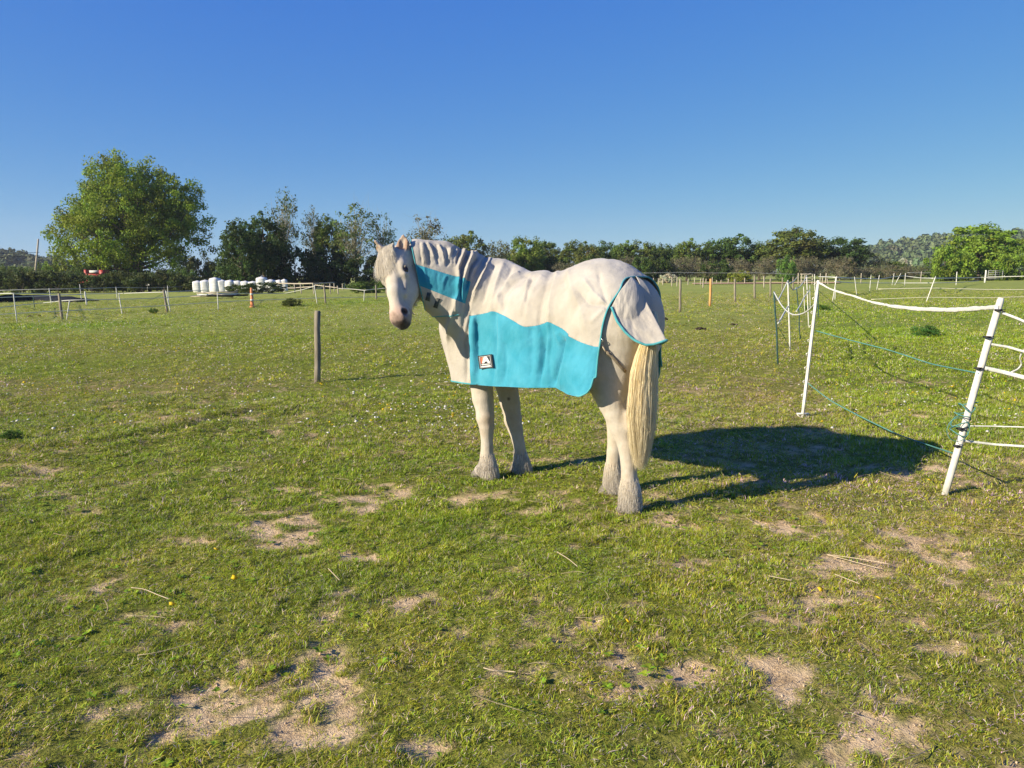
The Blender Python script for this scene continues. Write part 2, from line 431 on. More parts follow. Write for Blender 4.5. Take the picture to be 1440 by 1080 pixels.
def sow(name, y0, y1, dens, meshes, s0, s1, hs=1.0, margin=1.2):
    x, y = frustum_points(y0, y1, dens, margin)
    bm_ = bare_mask(x, y); k = rng.random(len(x)) > np.clip(bm_ * 1.2 - .12, 0, .93)
    x, y, bm_ = x[k], y[k], bm_[k]; n = len(x)
    dm_, lm_ = dry_mask(x, y), lush_mask(x, y)
    cl = fbm(x * 7, y * 7, 0, 3, 90); big_ = fbm(x * 1.3, y * 1.3, 0, 3, 91)
    hgt = hs * (.72 + .85 * cl + .35 * big_ + .9 * lm_ - .35 * dm_ - .25 * bm_) * rng.uniform(.7, 1.3, n)
    sc_ = rng.uniform(s0, s1, n)
    lean = .25 * rng.normal(size=(n, 2))
    rot = np.c_[lean, rng.uniform(0, 6.28, n)]
    d_ = np.clip(dm_ - .08 + .18 * cl + .15 * bm_ + rng.normal(0, .10, n), 0, 1)[:, None]
    g_ = np.array([1.0, 1.0, 1.0]) * (1 - d_) * np.array([.90, .98, .8]) + d_ * np.array([1.40, 1.10, 2.2])
    g_ = g_ * (1 - lm_[:, None] * .5) + lm_[:, None] * .5 * np.array([.72, .98, .7])
    g_ = g_ * np.array([.98, .96, 1.4])
    warm = fbm(x * 2.3, y * 2.3, 0, 3, 92)[:, None]
    g_ = g_ * (1 + .22 * warm * np.array([1.0, .5, .3])) * rng.uniform(.62, 1.38, (n, 1))
    return scatter(name, np.c_[x, y, gz(x, y)], rot, np.c_[sc_, sc_, sc_ * np.clip(hgt, .28, 2.8)], rng.integers(0, len(meshes), n), g_, meshes)
sow('grass', 1.75, 4.6, 1700, near_t, .7, 1.35)
sow('grass', 4.6, 9.5, 520, mid_t, .8, 1.3, 1.0, 2.0)
sow('grass', 9.5, 20, 90, far_t, .55, .95, 1.0, 4.0)
sow('grass', 20, 62, 20, far_t, 1.0, 1.6, .8, 9.0)

dead_t = [tuft_mesh('dead turf', 30, .05, .004, .012, .0011, 60 + s_, 3.0, 2) for s_ in range(3)]
for me_ in dead_t:
    a_ = me_.attributes['blade']; k_ = len(me_.vertices); cc_ = np.tile([.56, .43, .26, 1.0], (k_, 1)) * rng.uniform(.6, 1.1, (k_, 1)); a_.data.foreach_set('color', cc_.astype(np.float32).ravel())
x, y = frustum_points(1.75, 11, 640); bm_ = bare_mask(x, y); dm_ = dry_mask(x, y)
k = rng.random(len(x)) < np.clip(1.0 * np.exp(-((bm_ - .45) / .50) ** 2) * (bm_ > .02) + .75 * smooth(dm_, .40, .85), 0, 1); x, y = x[k], y[k]; n = len(x)
s_ = rng.uniform(.6, 1.3, n)
scatter('dead_grass', np.c_[x, y, gz(x, y) + .002], np.c_[rng.normal(0, .2, (n, 2)), rng.uniform(0, 6.28, n)], np.c_[s_, s_, s_ * rng.uniform(.5, 1.6, n)], rng.integers(0, 3, n), np.ones((n, 3)) * rng.uniform(.65, 1.2, (n, 1)) * np.array([1, .97, .92]), dead_t)
# dead stalks and clippings lying on the turf
def straw_mesh(name, L, w, seed, bend):
    mb = MB(); r = np.random.default_rng(seed); t_ = np.linspace(-.5, .5, 7)
    mb.tube(np.stack([t_ * L, bend * L * (t_ ** 2) * 1.5 + .01 * L * np.sin(t_ * 9), .004 + .05 * L * np.cos(t_ * 3) * r.random()], -1), w, 4, flat=1.6)
    me = mb.mesh(name, m_blade); a = me.attributes.new('blade', 'FLOAT_COLOR', 'POINT')
    a.data.foreach_set('color', np.tile(np.array([.52, .43, .27, 1], np.float32), len(me.vertices))); return me
st = [straw_mesh('straw', L, w, i_, b_) for i_, (L, w, b_) in enumerate([(.10, .0011, .1), (.16, .0013, .25), (.07, .0012, .5), (.24, .0014, .12), (.05, .0016, .3)])]
x, y = frustum_points(1.8, 9, 60); dm_ = dry_mask(x, y); bm_ = bare_mask(x, y)
k = rng.random(len(x)) < np.clip(.15 + dm_ * .6 + bm_ * .6, 0, 1); x, y = x[k], y[k]; n = len(x)
s_ = rng.uniform(.35, 1.0, n) ** 1.3
scatter('straw', np.c_[x, y, gz(x, y) + .008 + rng.uniform(0, .02, n)], np.c_[rng.normal(0, .2, n), rng.normal(0, .2, n), rng.uniform(0, 6.28, n)], np.c_[s_, s_, s_], rng.integers(0, 5, n), np.tile([1, 1, 1], (n, 1)) * rng.uniform(.6, 1.15, (n, 1)), st)
# crumbs of earth on the bare ground
def clod(name, seed):
    v, q = ellipsoid_(np.zeros(3), np.array([1, .8, .55]), 5, 7); v = v * (1 + .25 * fbm(v[:, 0] * 2 + seed, v[:, 1] * 2, v[:, 2] * 2, 2, seed))[:, None]
    return mesh_from(name, v, q, True, [m_soil])
def ellipsoid_(c, r, n=10, m=14):
    th = np.linspace(0, np.pi, n)[:, None]; ph = np.linspace(0, 2 * np.pi, m, endpoint=False)[None]
    v = np.stack([np.sin(th) * np.cos(ph), np.sin(th) * np.sin(ph), np.cos(th) + 0 * ph], -1).reshape(-1, 3) * r
    i = np.arange(n - 1)[:, None] * m; j = np.arange(m)[None]; j2 = (j + 1) % m
    return v + c, np.stack([i + j, i + m + j, i + m + j2, i + j2], -1).reshape(-1, 4)
m_soil = simple_mat('earth crumbs', (.40, .28, .17), (.72, .56, .38), 40, .95, .4, .01)
x, y = frustum_points(1.8, 8, 420); bm_ = bare_mask(x, y); k = bm_ > rng.uniform(.25, 1.0, len(x)); x, y = x[k], y[k]; n = len(x)
s_ = rng.uniform(.0025, .009, n)
scatter('earth_crumbs', np.c_[x, y, gz(x, y)], rng.uniform(0, 6, (n, 3)), np.c_[s_, s_, s_], rng.integers(0, 4, n), np.ones((n, 3)), [clod('crumb', 3 + i_) for i_ in range(4)])
# broad-leaved weeds (clover, plantain rosettes)
def rosette(name, nl, L, w, seed):
    r = np.random.default_rng(seed); V_, Q_, C_ = [], [], []
    for i_ in range(nl):
        a = i_ * 2.4 + r.uniform(-.3, .3); d = np.array([math.cos(a), math.sin(a), 0]); sd = np.array([-d[1], d[0], 0]); l_ = L * r.uniform(.6, 1); up = r.uniform(.2, .7)
        c = np.array([r.uniform(.18, .28), r.uniform(.30, .38), .03])
        for t_, ww in ((0, .15), (.35, .8), (.7, 1), (1, .2)):
            q = d * l_ * t_ + np.array([0, 0, l_ * up * math.sin(t_ * 2.2) * .6 + .003]); V_ += [q - sd * w * ww, q + sd * w * ww]; C_ += [c, c]
        n0 = i_ * 8
        for k_ in range(3): Q_.append([n0 + 2 * k_, n0 + 2 * k_ + 1, n0 + 2 * k_ + 3, n0 + 2 * k_ + 2])
    return mesh_from(name, np.array(V_), np.array(Q_), True, [m_blade], attrs={'blade': np.array(C_)})
ros = [rosette('weed', 9, .024, .006, 1), rosette('weed', 14, .018, .006, 2), rosette('weed', 8, .030, .006, 3)]
x, y = frustum_points(1.8, 9, 120); cl = fbm(x * .9, y * .9, 0, 3, 95); k = (cl > .05) & (rng.random(len(x)) < .7); x, y = x[k], y[k]; n = len(x); s_ = rng.uniform(.5, 1.2, n)
scatter('clover_and_weeds', np.c_[x, y, gz(x, y) + .006], np.c_[rng.normal(0, .15, (n, 2)), rng.uniform(0, 6.28, n)], np.c_[s_, s_, s_], rng.integers(0, 3, n), np.ones((n, 3)) * rng.uniform(.8, 1.25, (n, 1)) * np.array([1.05, 1.05, .8]), ros)
# daisies and dandelions
def flower(name, r_, col, h):
    mb = MB(); th = np.linspace(0, 2 * np.pi, 10, endpoint=False)
    rad = r_ * (1 + .18 * np.cos(th * 5)); v = np.vstack([[0, 0, h + .35 * r_], np.stack([rad * np.cos(th), rad * np.sin(th), 0 * th + h], -1), [[0, 0, h - .3 * r_]]])
    j = np.arange(10) + 1; jn = np.roll(j, -1)
    me = mesh_from(name, v, np.vstack([np.stack([0 * j, j, jn], -1), np.stack([0 * j + 11, jn, j], -1)]), True, [m_blade], attrs={'blade': np.tile(col, (12, 1))}); return me
daisy, dandy = flower('daisy', .014, [.78, .76, .68], .045), flower('dandelion', .015, [.75, .55, .02], .05)
pts, ty, ss = [], [], []
for _ in range(1500):       # clusters in the open field on the left and in the paddock on the right
    if rng.random() < .80: a, b_ = rng.uniform(-40, 700), 436 + 170 * rng.random() ** 1.8
    else: a, b_ = rng.uniform(1150, 1480), 425 + 180 * rng.random() ** 1.3
    if b_ < 415 and a < 700: continue
    c = G(a, b_)
    if fbm(np.array([c[0] * .25]), np.array([c[1] * .25]), 0, 2, 97)[0] < -.10 and rng.random() < .75: continue
    for _k in range(rng.integers(1, 5 if a < 700 else 3)):
        pts.append(c[:2] + rng.normal(0, .25 + .012 * c[1], 2)); ty.append(int(rng.random() < (.22 if a < 700 else .30))); ss.append(rng.uniform(.6, 1.1) * (1 + .015 * c[1]))
for a, b_ in [(1228, 856), (238, 862), (330, 822), (298, 787), (1146, 833), (872, 888), (1302, 682), (1150, 515), (1165, 518), (1280, 522), (1190, 528), (1340, 548), (96, 515), (180, 516), (236, 520)]:
    c = G(a, b_); pts.append(c[:2]); ty.append(1); ss.append(1.0)
pts = np.array(pts); n = len(pts)
scatter('daisies_and_dandelions', np.c_[pts, gz(pts[:, 0], pts[:, 1])], np.c_[rng.normal(0, .35, (n, 2)), rng.uniform(0, 6, n)], np.array(ss)[:, None] * np.ones((1, 3)), ty, np.ones((n, 3)), [daisy, dandy])
# ------------------------------------------------------------------ hills behind everything
def noise_ground_mat(name, cols, scale):
    m, nt, b = new_mat(name); f = noise_tex(nt, scale, 6); g = noise_tex(nt, scale * 5, 3)
    c = mix(nt, .5, ramp(nt, f, [(.3, cols[0]), (.5, cols[1]), (.7, cols[2])]), ramp(nt, g, [(.3, cols[0]), (.7, cols[2])]))
    nt.links.new(c, b.inputs['Base Color']); b.inputs['Roughness'].default_value = 1; b.inputs['Specular IOR Level'].default_value = 0
    return m
def hill(prof, Y, depth, mat, seed):
    """prof: list of (photo column, photo row of the skyline)"""
    xs_ = np.linspace(prof[0][0], prof[-1][0], 160); ys_ = np.interp(xs_, [p[0] for p in prof], [p[1] for p in prof])
    rows = []
    nrow = 26
    for j in range(nrow):
        t_ = j / (nrow - 1); Yj = Y + depth * t_
        top = (CAM_H + (385 - ys_ - 11) / FPX * (Y + depth * .75))
        z = top * np.sin(np.clip(t_ / .75, 0, 1) * math.pi / 2) * (1 if t_ <= .75 else 1 - (t_ - .75) * 1.5)
        X_ = (xs_ - 720) / FPX * (Y + depth * .75) * (Yj / (Y + depth * .75)) ** .3
        rows.append(np.stack([X_, np.full_like(X_, Yj), z - 1.0 + 3.0 * fbm(X_ * .02, Yj * .02, 0, 3, seed)  * min(1, t_ * 3)], -1))
    v = np.vstack(rows); n = len(xs_); i0 = (np.arange(nrow - 1)[:, None] * n + np.arange(n - 1)[None]).ravel()
    o = link('hill', mesh_from('hill', v, np.stack([i0, i0 + 1, i0 + n + 1, i0 + n], -1), True, [mat])); tag(o, kind='structure')
    return v.reshape(nrow, n, 3)
m_hill = noise_ground_mat('wooded hill', [(.05, .065, .035), (.085, .10, .05), (.12, .125, .07)], .02)
hr = hill([(1120, 384), (1160, 366), (1190, 347), (1225, 341), (1265, 337), (1310, 331), (1350, 329), (1400, 327), (1450, 324), (1600, 322), (1900, 335)], 420, 260, m_hill, 1)
hl = hill([(-700, 352), (-200, 349), (-60, 347), (0, 348), (40, 350), (80, 354), (110, 362), (150, 374), (210, 384)], 300, 160, m_hill, 2)

# ------------------------------------------------------------------ trees
m_leaf, nt, b = new_mat('leaves')
a1 = N(nt, 'ShaderNodeAttribute', attribute_name='leaf'); oi = N(nt, 'ShaderNodeObjectInfo')
c = mix(nt, 1.0, a1.outputs['Color'], oi.outputs['Color'], 'MULTIPLY')
nt.links.new(c, b.inputs['Base Color']); b.inputs['Roughness'].default_value = .6; b.inputs['Specular IOR Level'].default_value = .2
tr = N(nt, 'ShaderNodeBsdfTranslucent'); nt.links.new(c, tr.inputs['Color']); ms = N(nt, 'ShaderNodeMixShader'); ms.inputs[0].default_value = .36
nt.links.new(b.outputs[0], ms.inputs[1]); nt.links.new(tr.outputs[0], ms.inputs[2]); nt.links.new(ms.outputs[0], nt.nodes['Material Output'].inputs['Surface'])
m_bark = simple_mat('bark', (.07, .055, .04), (.16, .135, .10), 3, .9, .5, .03, (1, 1, .3))
m_pale = simple_mat('pale bark', (.19, .175, .12), (.33, .31, .21), 3, .9, .4, .02, (1, 1, .3))

def leaf_cloud(r, ctr, rad, per, size, base, var=.25, flat=.8, upn=.35):
    """ctr (k,3), rad (k,), per leaves for each clump: small bent quads facing every way"""
    k = len(ctr); n = k * per
    d = r.normal(size=(n, 3)); d /= np.linalg.norm(d, axis=1)[:, None]
    rr = r.random(n) ** .45
    c = np.repeat(ctr, per, 0); R_ = np.repeat(rad, per)
    off = d * (rr * R_)[:, None] * np.array([1, 1, flat])
    p = c + off
    nn = d + r.normal(0, .75, (n, 3)) + np.array([0, 0, upn]); nn /= np.linalg.norm(nn, axis=1)[:, None]
    t1 = np.cross(nn, r.normal(size=(n, 3))); t1 /= np.linalg.norm(t1, axis=1)[:, None] + 1e-9; t2 = np.cross(nn, t1)
    s_ = size * r.uniform(.6, 1.4, n)[:, None]
    v = np.stack([p - t1 * s_, p + t2 * s_ * .75, p + t1 * s_, p - t2 * s_ * .75], 1).reshape(-1, 3)
    q = np.arange(n * 4).reshape(-1, 4)
    tone = np.repeat(r.uniform(1 - var, 1 + var, (k, 1)) * (1 + r.normal(0, .07, (k, 3))), per, 0) * r.uniform(.8, 1.2, (n, 1))
    col = np.repeat(np.array(base) * tone, 4, 0)
    return v, q, np.clip(col, .004, .9)
def tree_meshes(name, seed, H, W, blobs, nclump, per, leaf, crad, base, trunk_r=.3, nlimb=40, var=.25, bark=None, shell=.45, twig=0, trunk_h=.25):
    """a crown mesh and a trunk mesh, built round z = 0; blobs: ellipsoids in units of (W/2, W/2, H)"""
    r = np.random.default_rng(seed); P_ = []
    wt = np.array([b_[3] * b_[4] for b_ in blobs]); wt = wt / wt.sum()
    while len(P_) < nclump:
        b_ = blobs[r.choice(len(blobs), p=wt)]; d = r.normal(size=3); d /= np.linalg.norm(d)
        rr = r.uniform(shell, 1.0) ** .6
        q = np.array([b_[0] * W / 2, b_[1] * W / 2, b_[2] * H]) + d * rr * np.array([b_[3] * W / 2, b_[3] * W / 2, b_[4] * H])
        if q[2] > .12 * H or trunk_h == 0: P_.append(q)
    P_ = np.array(P_); P_[:, 2] = np.maximum(P_[:, 2], .15)
    rad = crad * r.uniform(.6, 1.35, nclump)
    v, q, c = leaf_cloud(r, P_, rad, per, leaf, base, var)
    crown = mesh_from(name + ' crown', v, q, False, [m_leaf], attrs={'leaf': c})
    mb = MB(); th = trunk_h * H
    top = np.array([r.normal(0, .03 * W), r.normal(0, .03 * W), H * .80])
    tp = np.linspace(0, 1, 9)[:, None] * top + np.r_[[[0, 0, 0]], r.normal(0, .012 * W, (8, 3)) * [1, 1, 0]]
    mb.tube(tp, trunk_r * np.array([1.5, 1.05, .95, .85, .7, .55, .4, .25, .1]), 9)
    tips = P_[r.choice(nclump, min(nlimb, nclump), replace=False)]
    for e in tips:
        f_ = np.clip(e[2] / H * r.uniform(.35, .75), max(trunk_h * .8, .03), .72)
        s_ = tp[0] * 0 + np.array([np.interp(f_ * H, tp[:, 2], tp[:, i_]) for i_ in range(3)])
        t_ = np.linspace(0, 1, 6)[:, None]; mid_ = (s_ + e) / 2 + np.array([0, 0, -.06 * H]) + r.normal(0, .03 * W, 3)
        pt = (1 - t_) ** 2 * s_ + 2 * t_ * (1 - t_) * mid_ + t_ ** 2 * e
        mb.tube(pt, trunk_r * np.linspace(.38, .05, 6), 5, cap=False)
        for _ in range(twig):
            a = pt[r.integers(2, 6)]; e2 = a + r.normal(0, .09 * W, 3) + [0, 0, .05 * H]
            mb.tube(np.array([a, (a + e2) / 2 + r.normal(0, .01 * W, 3), e2]), trunk_r * np.array([.10, .07, .03]), 3, cap=False)
    return crown, mb.mesh(name + ' trunk', bark or m_bark)
def plant_tree(name, me, loc, scale, color, label, cat, group=None, rotz=0, parts=('crown', 'trunk')):
    o = empty(name, loc, label, cat, group); o.rotation_euler = (0, 0, rotz)
    for nm, m_ in zip(parts, me):
        c_ = link(nm, m_, o); c_.color = (*color, 1)
    o.scale = scale if hasattr(scale, '__len__') else (scale,) * 3
    return o
G1 = (.150, .195, .040)
round_blobs = [(0, 0, .58, .85, .38), (.35, 0, .45, .6, .28), (-.4, .1, .45, .6, .28), (0, -.3, .5, .65, .3), (.1, .2, .72, .6, .25)]
oak = tree_meshes('oak', 3, 16, 21, [(0, 0, .62, .60, .37), (.60, 0, .40, .38, .22), (-.62, -.1, .38, .38, .20), (0, -.45, .45, .5, .28), (-.36, .1, .62, .46, .27), (.36, .1, .62, .46, .29), (.1, .4, .5, .5, .3), (-.05, -.1, .74, .42, .25), (.62, -.1, .56, .26, .16), (-.60, 0, .52, .30, .16), (.25, -.2, .24, .55, .10), (-.3, -.1, .24, .5, .10)], 1100, 78, .115, .90, (.15, .20, .028), .55, 90, .36, shell=.35, trunk_h=.14)
V_round = [tree_meshes('round tree', 10 + i_, 10, 10, round_blobs, 170, 60, .17, .85, G1, .28, 30, .28, trunk_h=.08) for i_ in range(3)]
V_tall = [tree_meshes('tall tree', 20 + i_, 12, 8, [(0, 0, .5, .9, .42), (.2, 0, .72, .6, .26), (-.3, .1, .4, .7, .3)], 160, 60, .16, .80, G1, .24, 30, .28, trunk_h=.06) for i_ in range(2)]
V_sparse = [tree_meshes('sparse tree', 30 + i_, 12, 8, [(0, 0, .62, .85, .36), (.3, .1, .5, .5, .3), (-.3, -.1, .75, .5, .2)], 105, 17, .14, .75, (.10, .125, .045), .17, 80, .3, m_pale, shell=.15, twig=5, trunk_h=.12) for i_ in range(2)]
V_bush = [tree_meshes('bush', 40 + i_, 4, 6, [(0, 0, .45, .95, .48), (.5, 0, .35, .5, .4), (-.5, 0, .4, .5, .4)], 90, 55, .12, .55, G1, .08, 16, .3, trunk_h=0) for i_ in range(3)]
V_scrub = [tree_meshes('scrub', 50 + i_, 5, 7, [(0, 0, .5, .9, .45), (.4, 0, .6, .5, .35), (-.5, 0, .45, .5, .4)], 90, 22, .11, .6, (.15, .15, .07), .09, 60, .3, m_pale, shell=.2, twig=4, trunk_h=0) for i_ in range(2)]

def at_top(px, ytop, Y, base_H):
    """where a tree stands and how much it is scaled so that its top meets a photo row"""
    g = GY(px, Y); H = CAM_H + (385 - ytop) / FPX * Y - g[2]; return g, H / base_H
FAR = 'trees of the far field edge'
def put(kind, px, ytop, wpx, Y, col, label, cat='tree', name=None, group=None):
    fam, H0, W0 = {'oak': ([oak], 15.4, 21), 'round': (V_round, 9.9, 10), 'tall': (V_tall, 11.9, 8), 'sparse': (V_sparse, 12.0, 8), 'bush': (V_bush, 3.9, 6), 'scrub': (V_scrub, 4.9, 7)}[kind]
    g, s_ = at_top(px, ytop, Y, H0); sw = wpx * Y / FPX / W0
    me = fam[rng.integers(0, len(fam))]
    nm = name or {'oak': 'oak_tree', 'round': 'tree', 'tall': 'tree', 'sparse': 'sparse_tree', 'bush': 'bush', 'scrub': 'scrub_bush'}[kind]
    return plant_tree(nm, me, g - [0, 0, .1], (sw, sw, s_), col, label, cat, group, rng.uniform(0, 6.28) if kind != 'oak' else 0)
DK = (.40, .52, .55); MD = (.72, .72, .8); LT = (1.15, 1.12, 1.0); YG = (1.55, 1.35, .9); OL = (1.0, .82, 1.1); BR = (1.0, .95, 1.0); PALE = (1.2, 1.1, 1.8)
put('oak', 200, 226, 226, 95, (1.25, 1.28, .85), 'big round oak in full leaf standing alone above the hedge on the left', 'tree')
put('tall', 345, 308, 62, 84, DK, 'dark leafy tree over the left end of the white bales')
put('round', 378, 300, 80, 88, DK, 'dark ivy-green tree at the foot of the tall sparse poplar')
put('sparse', 408, 264, 62, 92, (1.0, 1.1, 1.0), 'tallest sparse pale-stemmed tree in the dark clump left of the horse')
put('sparse', 447, 288, 44, 96, (.8, .8, .8), 'thin half-bare tree just right of the tallest sparse tree')
put('tall', 472, 302, 56, 94, (.85, .9, .8), 'olive tree between the half-bare tree and the light green one')
put('sparse', 505, 286, 84, 92, (1.2, 1.4, .9), "light green open-crowned tree beside the horse's head")
put('sparse', 541, 300, 52, 94, (.8, 1.0, .9), 'small see-through tree directly behind the left ear of the horse')
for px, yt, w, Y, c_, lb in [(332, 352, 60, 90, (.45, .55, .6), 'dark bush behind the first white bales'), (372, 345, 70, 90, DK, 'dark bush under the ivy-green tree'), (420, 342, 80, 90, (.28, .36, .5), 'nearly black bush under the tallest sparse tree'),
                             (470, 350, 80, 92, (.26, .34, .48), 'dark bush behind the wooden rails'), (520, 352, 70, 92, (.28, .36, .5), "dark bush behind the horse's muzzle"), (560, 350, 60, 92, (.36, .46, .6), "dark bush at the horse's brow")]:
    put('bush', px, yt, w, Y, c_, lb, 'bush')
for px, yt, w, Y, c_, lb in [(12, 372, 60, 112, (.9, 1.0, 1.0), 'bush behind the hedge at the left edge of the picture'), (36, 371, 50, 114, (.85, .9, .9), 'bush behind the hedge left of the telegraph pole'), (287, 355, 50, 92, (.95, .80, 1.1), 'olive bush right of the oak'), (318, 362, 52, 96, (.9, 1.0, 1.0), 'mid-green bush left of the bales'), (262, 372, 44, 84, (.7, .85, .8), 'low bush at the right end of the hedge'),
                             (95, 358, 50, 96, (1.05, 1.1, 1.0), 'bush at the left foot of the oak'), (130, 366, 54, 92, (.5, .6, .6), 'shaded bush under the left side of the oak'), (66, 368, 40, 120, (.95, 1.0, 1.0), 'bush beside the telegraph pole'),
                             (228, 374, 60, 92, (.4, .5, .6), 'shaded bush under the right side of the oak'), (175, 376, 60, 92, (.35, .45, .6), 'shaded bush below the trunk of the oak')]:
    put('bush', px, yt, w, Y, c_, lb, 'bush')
put('sparse', 600, 303, 74, 120, (1.3, 1.0, 1.2), 'brownish half-bare tree rising behind the neck of the horse')
put('round', 655, 326, 74, 112, (.85, .78, .9), 'dull green tree above the withers of the horse')
put('scrub', 628, 332, 60, 108, (.9, .9, .8), 'bare brown scrub left of the dull green tree', 'bush')
put('scrub', 694, 330, 62, 112, (.9, .95, .8), 'grey-brown scrub tree above the back of the horse', 'tree', 'tree')
put('round', 742, 329, 62, 118, (.95, 1.05, .8), 'bright green tree above the dip of the back')
row = [(716, 345, 52, 'scrub', (.95, 1.0, .8), 'olive scrub in front of the bright green tree'), (775, 342, 50, 'scrub', (1.0, 1.05, .85), 'olive thin bush right of the bright green tree'),
       (768, 338, 46, 'round', (.75, .85, .8), 'dull round tree second right of the bright green tree'), (800, 337, 46, 'tall', (.8, .82, .8), 'tree over the front slope of the rump'), (826, 340, 44, 'round', (.9, .82, .9), 'olive tree over the top of the rump'),
       (850, 337, 44, 'tall', (.55, .72, .7), 'dark narrow tree over the crest of the rump'), (874, 339, 44, 'round', (.8, .9, .8), 'mid-green tree just right of the rump crest'), (897, 337, 46, 'tall', (.95, .95, .9), 'light tree above the start of the tail flap'),
       (920, 340, 42, 'round', (.62, .72, .7), 'dark tree above the tail flap'), (940, 343, 40, 'tall', (.5, .62, .62), 'dark tree behind the white blossom bush'), (962, 336, 46, 'round', (.85, .9, .8), 'round tree right of the blossom bush'),
       (985, 340, 42, 'tall', (.7, .8, .7), 'tree left of the big dark round tree'), (1024, 330, 78, 'round', (.5, .64, .66), 'big dark round tree above the orange post'), (1000, 352, 40, 'scrub', (1.1, 1.1, .9), 'pale twiggy tree above the orange post'),
       (1062, 338, 50, 'round', (.7, .8, .7), 'tree between the two big round trees'), (1104, 320, 92, 'round', (.85, .80, .8), 'highest rounded tree above the near white post'), (1118, 326, 50, 'scrub', (1.2, 1.2, 1.1), 'pale twiggy crown in the highest rounded tree'),
       (1172, 333, 84, 'round', (.42, .56, .60), 'very dark round tree at the end of the near treeline'), (1213, 352, 56, 'scrub', (.9, 1.0, .9), 'low olive tree sloping down to the gap'), (1240, 364, 50, 'bush', (.8, .85, .8), 'low grey-green bush in the gap by the far hill'), (1275, 372, 46, 'bush', (.85, .95, .8), 'low bush left of the bright green trees on the right')]
for px, yt, w, kd, c_, lb in row: put(kd, px, yt, w * 1.15, 126 + 6 * rng.random(), c_, lb, 'bush' if kd == 'bush' else 'tree', 'tree' if kd == 'scrub' else None)
UNDER = ['neck of the horse', 'shoulder of the horse', "dip in the horse's back", 'front of the rump', 'crest of the rump', 'white blossom bush', 'orange wooden post', 'tallest wooden post', 'far wooden gate', 'crossed white posts', 'gap before the right-hand trees']
# the understorey below the treeline, where nothing tells one bush from the next
for i_, px in enumerate(np.arange(606, 1290, 21)):
    brown = 1040 < px < 1180 or rng.random() < .35
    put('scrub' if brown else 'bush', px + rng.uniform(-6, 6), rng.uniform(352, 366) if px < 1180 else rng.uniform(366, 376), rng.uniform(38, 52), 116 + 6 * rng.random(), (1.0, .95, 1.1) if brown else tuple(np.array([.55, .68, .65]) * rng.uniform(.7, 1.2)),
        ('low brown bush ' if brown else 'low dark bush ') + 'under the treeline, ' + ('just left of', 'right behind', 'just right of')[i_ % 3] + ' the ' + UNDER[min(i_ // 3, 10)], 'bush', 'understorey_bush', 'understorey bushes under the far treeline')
put('bush', 1101, 357, 32, 108, (.75, 1.05, .9), 'rounded green bush standing alone in front of brown scrub', 'bush')
put('bush', 1038, 379, 40, 104, YG, 'yellow-green bush behind the wooden posts', 'bush')
put('bush', 936, 383, 28, 106, (3.6, 2.7, 9.0), 'white blossoming hawthorn behind the far fence', 'bush', 'hawthorn')
put('bush', 1262, 361, 26, 170, (3.0, 2.3, 8.0), 'pale blossoming bush on the slope below the far hill', 'bush', 'hawthorn')
put('round', 1366, 314, 112, 104, (1.25, 1.45, .8), 'bright green round tree on the right, highest of its clump')
for px, yt, w, lb in [(1318, 342, 56, 'bright green bush at the left end of the clump on the right'), (1345, 352, 56, 'bright green bush below the round tree on the right'), (1392, 352, 54, 'bright green bush right of the round tree'), (1422, 350, 50, 'bright green bush near the right edge of the picture')]:
    put('bush', px, yt, w, 98, (1.2, 1.4, .8), lb, 'bush')
put('tall', 1448, 303, 52, 100, (.95, 1.15, .8), 'green tree cut by the right edge of the picture')
put('round', 1500, 318, 90, 104, (1.0, 1.2, .8), 'green tree just beyond the right edge of the picture')
# woodland on the hills: too far off to tell one crown from the next
def wood(name, hv, n, smin, smax, tone):
    nr_, nc, _ = hv.shape; u = rng.random(n) ** .8 * (nr_ * .78 - 1); w_ = rng.random(n) * (nc - 1.01)
    i_, j_ = u.astype(int), w_.astype(int); p = hv[i_, j_] * (1 - (u - i_))[:, None] + hv[i_ + 1, j_] * (u - i_)[:, None]
    p = p + rng.normal(0, 3, (n, 3)) * [1, 1, 0]; k = p[:, 2] > 2; p = p[k]; n = len(p)
    s_ = rng.uniform(smin, smax, n)
    cc = np.array(tone) * rng.uniform(.75, 1.2, (n, 1)) * (1 + rng.normal(0, .05, (n, 3)))
    return scatter(name, p - [0, 0, 1.5], np.c_[np.zeros((n, 2)), rng.uniform(0, 6, n)], np.c_[s_, s_, s_ * rng.uniform(.8, 1.3, n)], rng.integers(0, 2, n), cc, wood_m)
m_wood = leaf_mat('wood leaves', trans=.2)
def wcrown(seed):
    r = np.random.default_rng(seed); d = r.normal(size=(46, 3)); d /= np.linalg.norm(d, axis=1)[:, None]; d[:, 2] = np.abs(d[:, 2])
    v, q, c = leaf_cloud(r, d * [4, 4, 5] * r.uniform(.6, 1, (46, 1)), np.full(46, 1.5), 12, .75, (1, 1, 1), .12)
    return mesh_from('woodland crown', v, q, False, [m_wood], attrs={'blade': c})
wood_m = [wcrown(1), wcrown(2)]
wood('far_woodland', hr, 1500, .9, 1.7, (.15, .205, .09))
wood('far_woodland', hl, 700, .7, 1.3, (.12, .150, .065))
